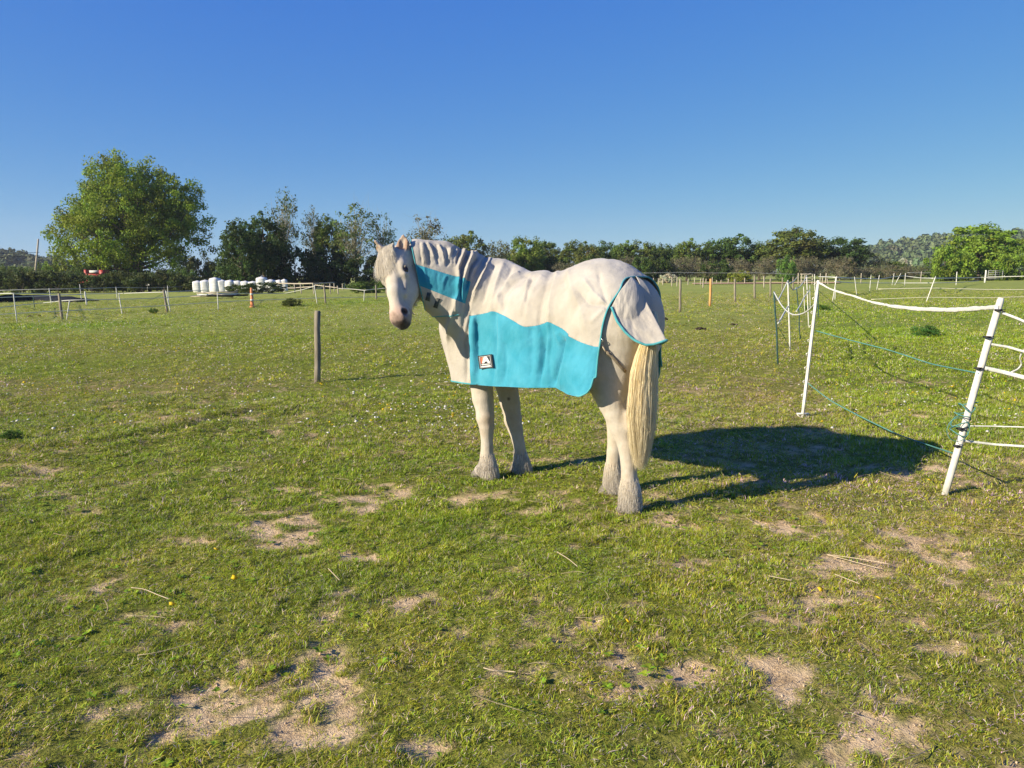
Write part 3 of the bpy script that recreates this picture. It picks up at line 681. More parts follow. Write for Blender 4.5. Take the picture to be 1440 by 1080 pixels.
# ------------------------------------------------------------------ the horse: a signed distance field meshed as one skin
HO = np.array([0.785, 4.823]); HF = np.array([-0.7413, 0.6712]); HL = np.array([-0.6712, -0.7413])
def hw(p):
    """horse space (forward, left, up) to world"""
    p = np.asarray(p, float)
    return np.stack([HO[0] + HF[0] * p[..., 0] + HL[0] * p[..., 1], HO[1] + HF[1] * p[..., 0] + HL[1] * p[..., 1], p[..., 2]], -1)
def wh(p):
    p = np.asarray(p, float); dx, dy = p[..., 0] - HO[0], p[..., 1] - HO[1]
    return np.stack([dx * HF[0] + dy * HF[1], dx * HL[0] + dy * HL[1], p[..., 2]], -1)
def LP(px, py, Y): return wh(P(px, py, Y))
def LS(px, py, t):
    r = ray(px, py)
    k = (t + HO @ HL) / (r[:2] @ HL)
    return wh(np.array([0, 0, CAM_H]) + r * k)

class Field:
    def __init__(self, lo, hi, h):
        self.lo = np.array(lo, float); self.h = h
        self.n = np.ceil((np.array(hi) - self.lo) / h).astype(int) + 1
        self.F = np.full(self.n, 0.30, np.float32)
    def block(self, lo, hi):
        a = np.clip(np.floor((lo - self.lo) / self.h).astype(int), 0, self.n - 1)
        b = np.clip(np.ceil((hi - self.lo) / self.h).astype(int) + 1, 1, self.n)
        if np.any(b <= a): return None, None
        g = np.meshgrid(*[self.lo[i] + self.h * np.arange(a[i], b[i]) for i in range(3)], indexing='ij')
        return tuple(slice(a[i], b[i]) for i in range(3)), np.stack(g, -1).astype(np.float32)
    def put(self, d, sl, k, op='add'):
        f = self.F[sl]
        if op == 'add':
            if k > 0:
                hh = np.clip(k - np.abs(f - d), 0, None) / k
                self.F[sl] = np.minimum(f, d) - hh * hh * k * 0.25
            else: self.F[sl] = np.minimum(f, d)
        else:
            d = -d
            hh = np.clip(k - np.abs(f - d), 0, None) / max(k, 1e-6)
            self.F[sl] = np.maximum(f, d) + hh * hh * k * 0.25
    def cone(self, a, b, ra, rb, k=0.04, M=None, sc=(1, 1, 1), op='add'):
        """capsule with two radii; M rows = axes of a squashed frame, sc = stretch along each axis"""
        a = np.asarray(a, float); b = np.asarray(b, float); sc = np.array(sc, float)
        m = max(ra, rb) * sc.max() + k + 3 * self.h
        sl, X = self.block(np.minimum(a, b) - m, np.maximum(a, b) + m)
        if sl is None: return
        if M is None: M = np.eye(3)
        W = (np.asarray(M) / sc[:, None]).astype(np.float32)
        A = W @ a; B = W @ b; X = X @ W.T
        ab = B - A; t = np.clip(((X - A) @ ab) / (ab @ ab + 1e-9), 0, 1)
        d = np.linalg.norm(X - A - t[..., None] * ab, axis=-1) - (ra + (rb - ra) * t)
        self.put((d * sc.min()).astype(np.float32), sl, k, op)
    def ell(self, c, r, k=0.06, M=None, op='add'):
        c = np.asarray(c, float); r = np.asarray(r, float); m = r.max() + k + 3 * self.h
        sl, X = self.block(c - m, c + m)
        if sl is None: return
        if M is None: M = np.eye(3)
        q = (X - c) @ np.asarray(M, np.float32).T
        k0 = np.linalg.norm(q / r, axis=-1); k1 = np.linalg.norm(q / r ** 2, axis=-1)
        d = k0 * (k0 - 1) / (k1 + 1e-6)
        self.put(d.astype(np.float32), sl, k, op)
    def chain(self, pts, rad, k=0.03, **kw):
        for i in range(len(pts) - 1): self.cone(pts[i], pts[i + 1], rad[i], rad[i + 1], k, **kw)
    def sample(self, p):
        q = (np.asarray(p, float) - self.lo) / self.h
        q = np.clip(q, 0, self.n - 1.001); i = q.astype(int); f = q - i
        r = 0
        for a in (0, 1):
            for b in (0, 1):
                for c in (0, 1):
                    w = np.where(a, f[..., 0], 1 - f[..., 0]) * np.where(b, f[..., 1], 1 - f[..., 1]) * np.where(c, f[..., 2], 1 - f[..., 2])
                    r = r + w * self.F[i[..., 0] + a, i[..., 1] + b, i[..., 2] + c]
        return r
    def grad(self, p, e=None):
        e = e or self.h
        g = np.stack([self.sample(p + np.eye(3)[i] * e) - self.sample(p - np.eye(3)[i] * e) for i in range(3)], -1)
        return g / (np.linalg.norm(g, axis=-1)[..., None] + 1e-9)
    def blur(self, n=1):
        F = self.F
        for _ in range(n):
            for ax in range(3):
                Fp = np.concatenate([F.take([0], ax), F, F.take([-1], ax)], ax)
                s = [slice(None)] * 3
                s0 = s.copy(); s0[ax] = slice(0, -2); s1 = s.copy(); s1[ax] = slice(1, -1); s2 = s.copy(); s2[ax] = slice(2, None)
                F = (Fp[tuple(s0)] + 2 * Fp[tuple(s1)] + Fp[tuple(s2)]) * 0.25
        self.F = F
    def nets(self, iso=0.0):
        F = self.F - iso; S = F < 0; n = np.array(F.shape)
        c = np.zeros(n - 1, np.int8)
        for a in (0, 1):
            for b in (0, 1):
                for d in (0, 1): c += S[a:n[0] - 1 + a, b:n[1] - 1 + b, d:n[2] - 1 + d]
        act = (c > 0) & (c < 8); I = np.argwhere(act)
        idx = np.full(n - 1, -1, np.int64); idx[act] = np.arange(len(I))
        acc = np.zeros((len(I), 3)); cnt = np.zeros(len(I))
        for ax in range(3):
            o1, o2 = [i for i in range(3) if i != ax]
            for a in (0, 1):
                for b in (0, 1):
                    p = I.copy(); p[:, o1] += a; p[:, o2] += b; q = p.copy(); q[:, ax] += 1
                    fp = F[tuple(p.T)]; fq = F[tuple(q.T)]; m = (fp < 0) != (fq < 0)
                    t = np.where(m, fp / np.where(m, fp - fq, 1), 0)
                    v = p.astype(float); v[:, ax] += t
                    acc[m] += v[m]; cnt[m] += 1
        V = self.lo + self.h * acc / cnt[:, None]
        Q = []
        for ax in range(3):
            o1, o2 = [(1, 2), (2, 0), (0, 1)][ax]
            s0 = [slice(None)] * 3; s1 = [slice(None)] * 3
            s0[ax] = slice(0, -1); s1[ax] = slice(1, None)
            A = S[tuple(s0)]; B = S[tuple(s1)]
            E = np.argwhere(A != B)
            ok = (E[:, o1] > 0) & (E[:, o2] > 0) & (E[:, o1] < n[o1] - 1) & (E[:, o2] < n[o2] - 1); E = E[ok]
            fl = A[tuple(E.T)]
            def cell(da, db):
                e = E.copy(); e[:, o1] -= da; e[:, o2] -= db; return idx[tuple(e.T)]
            q = np.stack([cell(1, 1), cell(0, 1), cell(0, 0), cell(1, 0)], -1)
            q = np.where(fl[:, None], q, q[:, ::-1]); Q.append(q)
        Q = np.vstack(Q)
        Q = Q[(Q >= 0).all(1)]
        return V, Q

HH = 0.009
body = Field((-0.50, -0.50, -0.03), (1.95, 0.98, 1.90), HH)
# torso
def torso(fl):
    fl.ell((0.72, 0, 1.13), (0.62, 0.325, 0.37), 0.1)
    fl.ell((1.22, 0, 1.17), (0.34, 0.27, 0.39), 0.1)
    fl.cone((1.28, 0, 1.48), (1.02, 0, 1.475), 0.07, 0.055, 0.1)
    fl.ell((0.27, 0, 1.235), (0.355, 0.30, 0.345), 0.1)
    for s in (1, -1):
        fl.ell((0.055, 0.13 * s, 1.17), (0.16, 0.16, 0.28), 0.08)
        fl.ell((1.33, 0.15 * s, 1.12), (0.22, 0.13, 0.30), 0.08)
    fl.ell((1.50, 0.0, 1.08), (0.15, 0.20, 0.20), 0.1)
torso(body)
# neck, bent round to the horse's left
def neckf(fl):
    k = 0.09
    C = [LP(703, 394, 5.62), LP(662, 381, 5.60), LP(622, 364, 5.52), LP(588, 361, 5.46), LP(560, 362, 5.43)]
    fl.chain(C, [0.10, 0.085, 0.08, 0.075, 0.07], k)
    C = [LP(695, 425, 5.55), LP(650, 405, 5.56), LP(615, 392, 5.50), LP(585, 384, 5.46)]
    fl.chain(C, [0.20, 0.16, 0.125, 0.11], k)
    C = [LP(680, 465, 5.55), LP(650, 440, 5.52), LP(622, 418, 5.48), LP(598, 404, 5.44)]
    fl.chain(C, [0.17, 0.13, 0.095, 0.08], k)
neckf(body)
# legs: lists of points (photo column, row, sideways offset) with radii
def leg(pts, rad, k=0.012):
    Q = [LS(*p) for p in pts]; body.chain(Q, rad, k); return Q
nh = [(0.12, 0.15, 1.15), (0.17, 0.17, 0.95)] 
body.chain([nh[0], nh[1], LS(856, 553, 0.16)], [0.20, 0.165, 0.092], 0.06)
body.cone((0.0, 0.13, 1.12), (0.04, 0.145, 0.82), 0.13, 0.09, 0.07)
leg([(856, 553, .16), (866, 580, .15), (873, 600, .14), (880, 626, .137), (884, 655, .136), (886, 688, .136)], [.098, .078, .070, .054, .048, .058])
body.cone(LS(884, 585, .145), LS(886, 601, .142), .034, .038, .02)          # point of hock
body.cone(LS(858, 546, .16), LS(862, 560, .155), .085, .075, .05)
fh = [(0.30, -0.15, 1.12), (0.33, -0.17, 0.92)]
body.chain([fh[0], fh[1], (0.30, -0.16, 0.70), (0.235, -0.15, 0.50), (0.235, -0.14, 0.30), (0.250, -0.14, 0.13)], [0.19, 0.155, 0.09, 0.064, 0.052, 0.060], 0.02)
body.cone((0.20, -0.15, 0.56), (0.205, -0.15, 0.49), 0.04, 0.042, 0.03)
nf = [(1.24, 0.17, 1.0), LS(676, 535, .17), LS(679, 560, .17), LS(683, 585, .172), LS(684.5, 600, .172), LS(685, 626, .17), LS(685, 650, .17)]
body.chain(nf, [.13, .086, .077, .062, .056, .045, .054], .012)
ff = [(1.22, -0.13, 1.0), LS(712, 540, -.12), LS(717, 565, -.12), LS(722, 590, -.12), LS(725, 604, -.12), LS(730, 626, -.12), LS(733, 650, -.12)]
body.chain(ff, [.13, .086, .076, .062, .055, .044, .054], .012)
body.ell(LS(681, 588, .185), (.055, .055, .06), .03); body.ell(LS(720, 592, -.11), (.055, .055, .06), .03)
# pasterns and the hair-covered coronets: (fetlock, hoof centre)
HOOVES = []
for fet, toe, w in ((LS(885, 694, .136), LS(884.5, 714, .138), .78), ((0.252, -0.14, 0.12), LS(858, 691, -.12), 0.74),
                    (LS(686, 655, .17), LS(677, 669, .185), 0.78), (LS(733, 652, -.12), LS(730, 663, -.12), 0.74)):
    fet = np.asarray(fet); toe = np.asarray(toe).copy(); toe[2] = 0.050
    body.cone(fet, toe, .060 * w, .070 * w, .03)
    body.ell(fet + [-0.03, 0, -0.02], (.055 * w, .055 * w, .075), .04)      # ergot tuft behind
    HOOVES.append((fet, toe, w))
# head
poll = LP(556, 354, 5.40); muz = LP(564, 455, 5.15)
hn = (muz - poll); HLEN = np.linalg.norm(hn); hn /= HLEN
hfw = wh(np.array([HO[0] - 0.40, HO[1] - 0.916, 0.0])); hfw[2] = 0; hfw /= np.linalg.norm(hfw)
hfw = hfw - (hfw @ hn) * hn; hfw /= np.linalg.norm(hfw)
hk = np.cross(hn, hfw)
if hk @ (LP(600, 400, 5.3) - LP(540, 400, 5.3)) < 0: hk = -hk
HM = np.stack([hn, hfw, hk])
def hd(a, b, c=0.0):
    L = HLEN / 0.56
    return poll + hn * a * L + hfw * b + hk * c
U = 1.0
body.ell(hd(.09, .0), (.12, .10, .108), .05, HM)
body.cone(hd(.12, .035), hd(.34, .050), .066, .040, .035, HM, (1, 1, 1.15))
body.cone(hd(.34, .050), hd(.49, .028), .040, .046, .035, HM, (1, 1, 1.12))
body.ell(hd(.505, .000), (.066, .062, .068), .035, HM)
body.ell(hd(.545, .010), (.034, .036, .056), .03, HM)
body.ell(hd(.23, -.080), (.15, .105, .094), .04, HM)
body.ell(hd(.17, -.10), (.13, .10, .09), .05, HM)
body.cone(hd(.27, -.085), hd(.50, -.035), .070, .048, .05, HM, (1, 1, 1.0))
body.ell(hd(.555, -.030), (.040, .036, .052), .025, HM)
for s in (1, -1):
    body.cone(hd(.155, .048, .078 * s), hd(.215, .036, .086 * s), .032, .026, .03, HM)      # brow and cheek bone
    body.cone(hd(.23, .010, .078 * s), hd(.36, .008, .060 * s), .014, .009, .04, HM)
    body.ell(hd(.192, .044, .112 * s), (.024, .020, .018), .012, HM, 'sub')                # eye socket
    body.ell(hd(.505, .030, .052 * s), (.034, .024, .022), .02, HM)                          # nostril rim
    body.cone(hd(.472, .046, .064 * s), hd(.520, .026, .068 * s), .010, .016, .008, HM, op='sub')
    body.cone(hd(.500, .040, .050 * s), hd(.515, .020, .044 * s), .010, .010, .01, HM, op='sub')
    body.cone(hd(.478, -.035, .066 * s), hd(.560, -.012, .034 * s), .006, .006, .008, HM, op='sub')  # mouth line
body.cone(hd(.566, -.012, .034), hd(.566, -.012, -.034), .006, .006, .008, HM, op='sub')
# ears
EARS = []
for s, tip in ((1, LP(567, 328, 5.36)), (-1, LP(525, 335, 5.33))):
    base = hd(.035, .012, .074 * s)
    ax = tip - base; el = np.linalg.norm(ax); ax /= el
    open_ = hfw * 0.9 + hk * 0.45 * s; open_ -= (open_ @ ax) * ax; open_ /= np.linalg.norm(open_)
    sd = np.cross(ax, open_); EM = np.stack([ax, open_, sd])
    body.cone(base, base + ax * el * .45, .033, .040, .02, EM, (1, .72, 1))
    body.cone(base + ax * el * .45, base + ax * el * .95, .040, .010, .015, EM, (1, .72, 1))
    c0 = base + ax * el * .24 + open_ * .020
    body.cone(c0, base + ax * el * .62 + open_ * .018, .020, .023, .008, EM, (1, 1, 1), op='sub')
    body.cone(base + ax * el * .62 + open_ * .020, base + ax * el * .86 + open_ * .012, .019, .004, .008, EM, op='sub')
    EARS.append((base, ax, el, open_))
body.blur(1)
V, Q = body.nets()
# muscle and coat relief
nrm = body.grad(V)
V = V + nrm * (0.0035 * fbm(V[:, 0] * 9, V[:, 1] * 9, V[:, 2] * 7, 3, 5) + 0.0012 * fbm(V[:, 0] * 60, V[:, 1] * 60, V[:, 2] * 18, 2, 9))[:, None]

# the animal's own coat colours, and shade painted on its left cheek
def near(c, r0, r1): return 1 - smooth(np.linalg.norm(V - np.asarray(c), axis=1), r0, r1)
coat = np.tile(np.array([0.48, 0.435, 0.37]), (len(V), 1))
def tint(mask, col): 
    global coat
    m = np.clip(mask, 0, 1)[:, None]; coat = coat * (1 - m) + np.array(col) * m
nz = fbm(V[:, 0] * 14, V[:, 1] * 14, V[:, 2] * 14, 4, 3)
nf2 = fbm(V[:, 0] * 50, V[:, 1] * 50, V[:, 2] * 30, 3, 21)
leg_m = (V[:, 2] < 0.8)
tint(leg_m * smooth(-V[:, 2], -0.70, -0.1) * (0.30 + 0.9 * nz), (0.38, 0.30, 0.21))
tint(leg_m * smooth(-V[:, 2], -0.22, -0.05) * (0.75 + 0.5 * nf2), (0.38, 0.34, 0.30))
tint(near(LS(690, 592, .2), .02, .09) * .5, (0.50, 0.36, 0.22))
tint(near(LS(884, 590, .2), .02, .10) * .55, (0.42, 0.33, 0.22))
tint(near(LS(715, 561, -.05), .008, .022), (0.03, 0.025, 0.02))                 # chestnut on the inner foreleg
ha = ((V - poll) @ hn) / (HLEN / .56); hb = (V - poll) @ hfw; hc = (V - poll) @ hk
head_m = smooth(ha, .0, .1) * (np.abs(hc) < .14) * (1 - smooth(-hb, .16, .22)) * (V[:, 2] > 0.9) * (V[:, 1] > .3)
tint(head_m * 0.5, (0.48, 0.435, 0.37))
side = smooth(hc, .02, .06) * head_m
tint(side * smooth(nz, -.2, .5) * .5 * smooth(ha, .15, .3), (0.46, 0.44, 0.42))  # shaded left side of the face, put into the coat as grey
tint(head_m * smooth(ha, .40, .50) * (0.55 + .35 * nz) * smooth(hb, -.02, .03), (0.56, 0.34, 0.26))   # pink muzzle skin
tint(head_m * smooth(ha + 0.045 * nf2 + .9 * np.maximum(0, .012 - hb) + .10 * hc, .485, .54) * .75, (0.17, 0.12, 0.10))
tint(head_m * smooth(ha + 0.02 * nf2, .548, .565) * .9, (0.05, 0.035, 0.03))
for s in (1, -1):
    tint(near(hd(.498, .036, .066 * s), .022, .034), (0.03, 0.02, 0.02))
    tint(near(hd(.192, .044, .104 * s), .016, .034) * .9, (0.07, 0.055, 0.05))
    tint(near(hd(.44, -.02, .055 * s), .01, .10) * .35 * (1 + nf2), (0.2, 0.17, 0.16))
tint(near(hd(.325, .022, .066), .003, .012), (0.04, 0.03, 0.03))                # small dark scar on the left cheek
tint(near(hd(.30, .03, .06), .02, .06) * .35, (0.32, 0.31, 0.32))
for base, ax, el, op in EARS:
    q = V - base; along = (q @ ax) / el; out = q @ op
    inner = (along > .1) * (along < .95) * (np.linalg.norm(q - ax * np.clip(q @ ax, 0, el)[:, None], axis=1) < .05) * smooth(out, -.004, .010)
    tint(inner * .9, (0.20, 0.10, 0.065))
    tint((along > .02) * (along < 1.1) * (np.linalg.norm(q - ax * np.clip(q @ ax, 0, el)[:, None], axis=1) < .05) * .35, (0.45, 0.33, 0.24))
coat = coat * (1 + 0.06 * nf2[:, None])
coat = np.clip(coat, 0.01, 0.9)

m_coat, nt, b = new_mat('horse coat')
at = N(nt, 'ShaderNodeAttribute', attribute_name='coat')
fn = noise_tex(nt, 260, 3, stretch=(1, 1, .25)); fn2 = noise_tex(nt, 30, 4)
c = mix(nt, 0.35, at.outputs['Color'], ramp(nt, fn, [(.3, (.70, .68, .64)), (.7, (1, 1, 1))]), 'MULTIPLY')
c = mix(nt, 0.5, c, ramp(nt, fn2, [(.3, (.84, .80, .74)), (.65, (1, 1, 1))]), 'MULTIPLY')
nt.links.new(c, b.inputs['Base Color'])
b.inputs['Roughness'].default_value = .75; b.inputs['Specular IOR Level'].default_value = .15
b.inputs['Sheen Weight'].default_value = .15
bump(nt, b, fn, .35, .003)

horse = empty('horse', hw((0.6, 0, 0)), 'white horse in a cream and turquoise rug turning its head to look back', 'horse')
def hlink(name, V_, F_, mats, attrs=None, parent=None, **k):
    W = hw(V_) - np.array(horse.location if parent is None else parent)
    return mesh_from(name, W, F_, True, mats, attrs=attrs, **k)
body_me = hlink('body', V, Q, [m_coat], {'coat': coat})
link('body', body_me, horse)
# ------------------------------------------------------------------ eyes, hooves
m_eye, nt, b = new_mat('dark eye'); b.inputs['Base Color'].default_value = (.012, .008, .006, 1); b.inputs['Roughness'].default_value = .08
m_hoof = simple_mat('hoof horn', (.10, .085, .07), (.20, .18, .15), 30, .6, .4, .004, (1, 1, 4))
def ellipsoid(c, r, M=None, n=10, m=14):
    th = np.linspace(0, np.pi, n)[:, None]; ph = np.linspace(0, 2 * np.pi, m, endpoint=False)[None]
    v = np.stack([np.sin(th) * np.cos(ph), np.sin(th) * np.sin(ph), np.cos(th) + 0 * ph], -1).reshape(-1, 3) * r
    if M is not None: v = v @ np.asarray(M)
    i = np.arange(n - 1)[:, None] * m; j = np.arange(m)[None]; j2 = (j + 1) % m
    return v + c, np.stack([i + j, i + m + j, i + m + j2, i + j2], -1).reshape(-1, 4)
for s_ in (1, -1):
    v, q = ellipsoid(hd(.192, .034, .092 * s_), (.027, .022, .022), HM)
    link('eye', hlink('eye', v, q, [m_eye]), horse)
    # heavy upper lid
    lid = MB(); a = np.linspace(-1.2, 1.2, 9)
    pts = np.array([hd(.192 - .019 * math.cos(t_), .040 + .004 * math.cos(t_), .106 * s_ ) + hfw * .0 + hfw * (-.014 * math.sin(t_)) for t_ in a])
    lid.tube(pts, .0065 * np.cos(a * .9) + .002, 6)
    link('eyelid', hlink('eyelid', np.vstack(lid.V), [np.vstack(lid.Q), np.vstack(lid.T)], [m_coat], {'coat': np.tile([.22, .19, .17], (lid.n, 1))}), horse)
for fet, toe, w in HOOVES:
    a = toe - fet; a[2] = 0; a = a / (np.linalg.norm(a) + 1e-6) if np.linalg.norm(a) > .005 else np.array([1, 0, 0])
    if a[0] < .3: a = np.array([.9, .3, 0]); a /= np.linalg.norm(a)
    sd = np.array([-a[1], a[0], 0]); rows = []
    for z, r, off in ((.0, .072, .030), (.004, .076, .030), (.04, .068, .018), (.075, .055, .002)):
        th = np.linspace(0, 2 * np.pi, 20, endpoint=False)
        rows.append(np.stack([toe[0] + a[0] * (off + np.cos(th) * r * 1.08 * w) + sd[0] * np.sin(th) * r * w, toe[1] + a[1] * (off + np.cos(th) * r * 1.08 * w) + sd[1] * np.sin(th) * r * w, 0 * th + z], -1))
    v = np.vstack(rows); i = np.arange(3)[:, None] * 20; j = np.arange(20)[None]; j2 = (j + 1) % 20
    link('hoof', hlink('hoof', v, np.stack([i + j, i + j2, i + 20 + j2, i + 20 + j], -1).reshape(-1, 4), [m_hoof]), horse)

# ------------------------------------------------------------------ hair: forelock, whiskery jaw, feathers, tail
m_hair, nt, b = new_mat('horse hair')
at = N(nt, 'ShaderNodeAttribute', attribute_name='hair')
nt.links.new(at.outputs['Color'], b.inputs['Base Color'])
b.inputs['Roughness'].default_value = .6; b.inputs['Specular IOR Level'].default_value = .2
tr = N(nt, 'ShaderNodeBsdfTranslucent'); nt.links.new(at.outputs['Color'], tr.inputs['Color']); ms = N(nt, 'ShaderNodeMixShader'); ms.inputs[0].default_value = .45
nt.links.new(b.outputs[0], ms.inputs[1]); nt.links.new(tr.outputs[0], ms.inputs[2]); nt.links.new(ms.outputs[0], nt.nodes['Material Output'].inputs['Surface'])
def strands(name, roots, paths, width, cols, parent=horse):
    """paths (n, m, 3) in horse space, each made into a fine flat lock of hair"""
    n, m, _ = paths.shape
    tg = np.gradient(paths, axis=1); tg /= np.linalg.norm(tg, axis=2)[..., None] + 1e-9
    rv = rng.normal(size=(n, 1, 3)); a = np.cross(tg, rv); a /= np.linalg.norm(a, axis=2)[..., None] + 1e-9
    w = (np.asarray(width).reshape(-1, 1) * np.sin(np.linspace(.55, 3.0, m))[None])[..., None]
    v = np.stack([paths - w * a, paths + w * a], 2).reshape(-1, 3)
    base = ((np.arange(n)[:, None] * m + np.arange(m - 1)[None]) * 2).ravel()
    q = np.stack([base, base + 1, base + 3, base + 2], -1)
    c = np.repeat(cols, m * 2, axis=0) if cols.ndim == 2 else np.repeat(cols.reshape(n * m, 3), 2, axis=0)
    o_ = link(name, hlink(name, v, q, [m_hair], {'hair': c}), parent); o_['kind'] = 'stuff'
    return o_
def wav(n, m, amp, fr=3):
    ph = rng.uniform(0, 6.28, (n, 1, 3)); t = np.linspace(0, 1, m)[None, :, None]
    return amp * t * np.sin(t * fr * rng.uniform(.6, 1.4, (n, 1, 3)) + ph)
# tail
n, m = 11000, 12
t = np.linspace(0, 1, m)
top = np.array([-0.165, 0.01, 1.30]); 
cx = np.interp(t, [0, .06, .2, .5, .8, 1], [-.13, -.17, -.175, -.165, -.155, -.150])
cz = np.interp(t, [0, .06, 1], [1.27, 1.22, .30])
cy = np.interp(t, [0, .15, .3, 1], [0.0, .10, .155, .15])
wid = np.interp(t, [0, .1, .35, .65, .85, 1], [.02, .045, .098, .108, .08, .035])
ang = rng.uniform(0, 6.28, n); rr = np.sqrt(rng.uniform(0.05, 1, n))
clump = (rng.integers(0, 200, n)); ca = rng.uniform(0, 6.28, 200); cr = np.sqrt(rng.uniform(.1, 1, 200))
ax_ = .55 * np.cos(ang) * rr + .45 * np.cos(ca[clump]) * cr[clump]; ay_ = .55 * np.sin(ang) * rr + .45 * np.sin(ca[clump]) * cr[clump]
path = np.zeros((n, m, 3))
ln = rng.uniform(.74, 1.0, n)
for i_ in range(m):
    tt = t[i_] * ln
    path[:, i_, 0] = np.interp(tt, t, cx) + ax_ * np.interp(tt, t, wid) * .75
    path[:, i_, 1] = np.interp(tt, t, cy) + ay_ * np.interp(tt, t, wid) * 1.15
    path[:, i_, 2] = np.interp(tt, t, cz)
cw = wav(200, m, .014, 5); path += cw[clump] + wav(n, m, .006, 8)
bc = np.array([.97, .88, .66]); col = bc * rng.uniform(.82, 1.1, (n, 1))
cc = col[:, None, :] * np.interp(t, [0, .55, 1], [1.0, .95, .78])[None, :, None] * np.array([1, .98, .93])
strands('tail', None, path, rng.uniform(.0009, .0016, n), cc)
# forelock falling over the brow
n, m = 9000, 8
c0 = rng.uniform(-.055, .060, n); a0 = rng.uniform(-.005, .045, n)
roots = poll + hn * a0[:, None] + hfw * (.085 + rng.uniform(0, .02, n))[:, None] + hk * c0[:, None]
t = np.linspace(0, 1, m)[None, :, None]
L = (rng.uniform(.09, .20, n) * (1 - .45 * smooth(c0, 0, .06)))[:, None, None]
dirn = hn * 1.0 + hk * (-.10 + np.minimum(c0[:, None] + .02, .0) * 4.5 + rng.normal(0, .10, (n, 1)))
path = roots[:, None] + dirn[:, None] * t * L + hfw * (np.sin(t * 2.6) * .018 - .020 * t * t) + wav(n, m, .005, 5)
sd_ = np.abs(path @ hk - poll @ hk)
for it in range(3):
    d = body.sample(path); g = body.grad(path); path = path + g * np.clip(.008 - d, 0, .06)[..., None]
strands('forelock', None, path, rng.uniform(.0005, .0009, n), np.array([.76, .71, .62]) * rng.uniform(.9, 1.1, (n, 1)))
# feathers on the fetlocks: they fall from the cannon over the hoof
fp, fc, fw = [], [], []
for (fet, toe, w) in HOOVES:
    n, m = (4600 if fet[0] < .6 else 3000), 6
    th = rng.uniform(0, 6.28, n); z0 = rng.triangular(-.06, -.03, .11, n)
    fdir = toe - fet; fdir[2] = 0; fdir /= np.linalg.norm(fdir) + 1e-6
    ctr = fet[None] + np.outer(z0 < 0, [0, 0, 0])
    r0 = .052 * w
    back = -np.cos(th - math.atan2(fdir[1], fdir[0]))
    rt = np.stack([ctr[:, 0] + np.cos(th) * r0, ctr[:, 1] + np.sin(th) * r0, fet[2] + z0], -1)
    for _ in range(3):
        rt = rt - body.grad(rt) * (body.sample(rt) + .002)[:, None]
    g = body.grad(rt)
    Lh = rng.uniform(.05, .10, n) * (1 if fet[0] < .6 else .75) * (1 + .35 * (back > 0))
    t = np.linspace(0, 1, m)[None, :, None]
    out = g * np.array([1, 1, 0]); 
    path = rt[:, None] + (out[:, None] * (.20 + .16 * back[:, None, None]) * t * (1 - .35 * t) + np.array([0, 0, -1.0]) * t * (.6 + .4 * t)) * Lh[:, None, None] + wav(n, m, .007, 4)
    path[..., 2] = np.maximum(path[..., 2], .006)
    for it in range(2):
        d = body.sample(path); g2 = body.grad(path); path = path + g2 * np.clip(.003 - d, 0, .05)[..., None]
    path[..., 2] = np.maximum(path[..., 2], .004)
    fp.append(path); fw.append(rng.uniform(.0007, .0012, n))
    f_ = smooth(.20 - path[..., 2], 0, .17)[..., None]
    fc.append((np.array([.80, .74, .64]) * (1 - f_) + f_ * np.array([.66, .61, .54])) * rng.uniform(.85, 1.12, (n, 1, 1)))
for path, wv, cv in zip(fp, fw, fc): strands('fetlock_feather', None, path, wv, cv)
# soft fringe of hair under the jaw
n, m = 260, 6
aa = rng.uniform(.10, .50, n); rt = poll + hn * (aa * HLEN / .56)[:, None] + hfw * (-.16) + hk * rng.uniform(-.03, .07, (n, 1))
for _ in range(6): rt = rt - body.grad(rt) * (body.sample(rt) + .001)[:, None]
g = body.grad(rt); t = np.linspace(0, 1, m)[None, :, None]
path = rt[:, None] + (g[:, None] * .7 + np.array([0, 0, -.8])) * t * rng.uniform(.012, .032, (n, 1, 1)) + wav(n, m, .004, 4)
strands('jaw_hair', None, path, rng.uniform(.0012, .002, n), np.array([.52, .47, .40]) * rng.uniform(.85, 1.1, (n, 1)))

# ------------------------------------------------------------------ the rug: cloth meshed over a draped copy of the torso
def fabric(name, c1, c2, trans, bs=.6):
    m, nt, b = new_mat(name)
    f = noise_tex(nt, 9, 5); w = noise_tex(nt, 420, 2); st = noise_tex(nt, 2.2, 3)
    c = ramp(nt, f, [(.35, c1), (.62, c2)])
    c = mix(nt, .5, c, ramp(nt, st, [(.40, (.86, .82, .74)), (.60, (1, 1, 1))]), 'MULTIPLY')
    c = mix(nt, .22, c, ramp(nt, w, [(.35, (.7, .7, .7)), (.6, (1, 1, 1))]), 'MULTIPLY')
    nt.links.new(c, b.inputs['Base Color'])
    b.inputs['Roughness'].default_value = .85; b.inputs['Specular IOR Level'].default_value = .12; b.inputs['Sheen Weight'].default_value = .2
    n2 = noise_tex(nt, 11, 5, rough=.55, stretch=(1, 1, .4)); mm = N(nt, 'ShaderNodeMath', operation='MULTIPLY_ADD'); mm.inputs[1].default_value = 5
    nt.links.new(n2, mm.inputs[0]); nt.links.new(w, mm.inputs[2]); bump(nt, b, mm.outputs[0], bs, .004)
    tr = N(nt, 'ShaderNodeBsdfTranslucent'); nt.links.new(c, tr.inputs['Color'])
    ms = N(nt, 'ShaderNodeMixShader'); ms.inputs[0].default_value = trans
    nt.links.new(b.outputs[0], ms.inputs[1]); nt.links.new(tr.outputs[0], ms.inputs[2])
    nt.links.new(ms.outputs[0], nt.nodes['Material Output'].inputs['Surface'])
    return m
m_cream = fabric('cream cotton', (.45, .42, .37), (.52, .485, .43), .12)
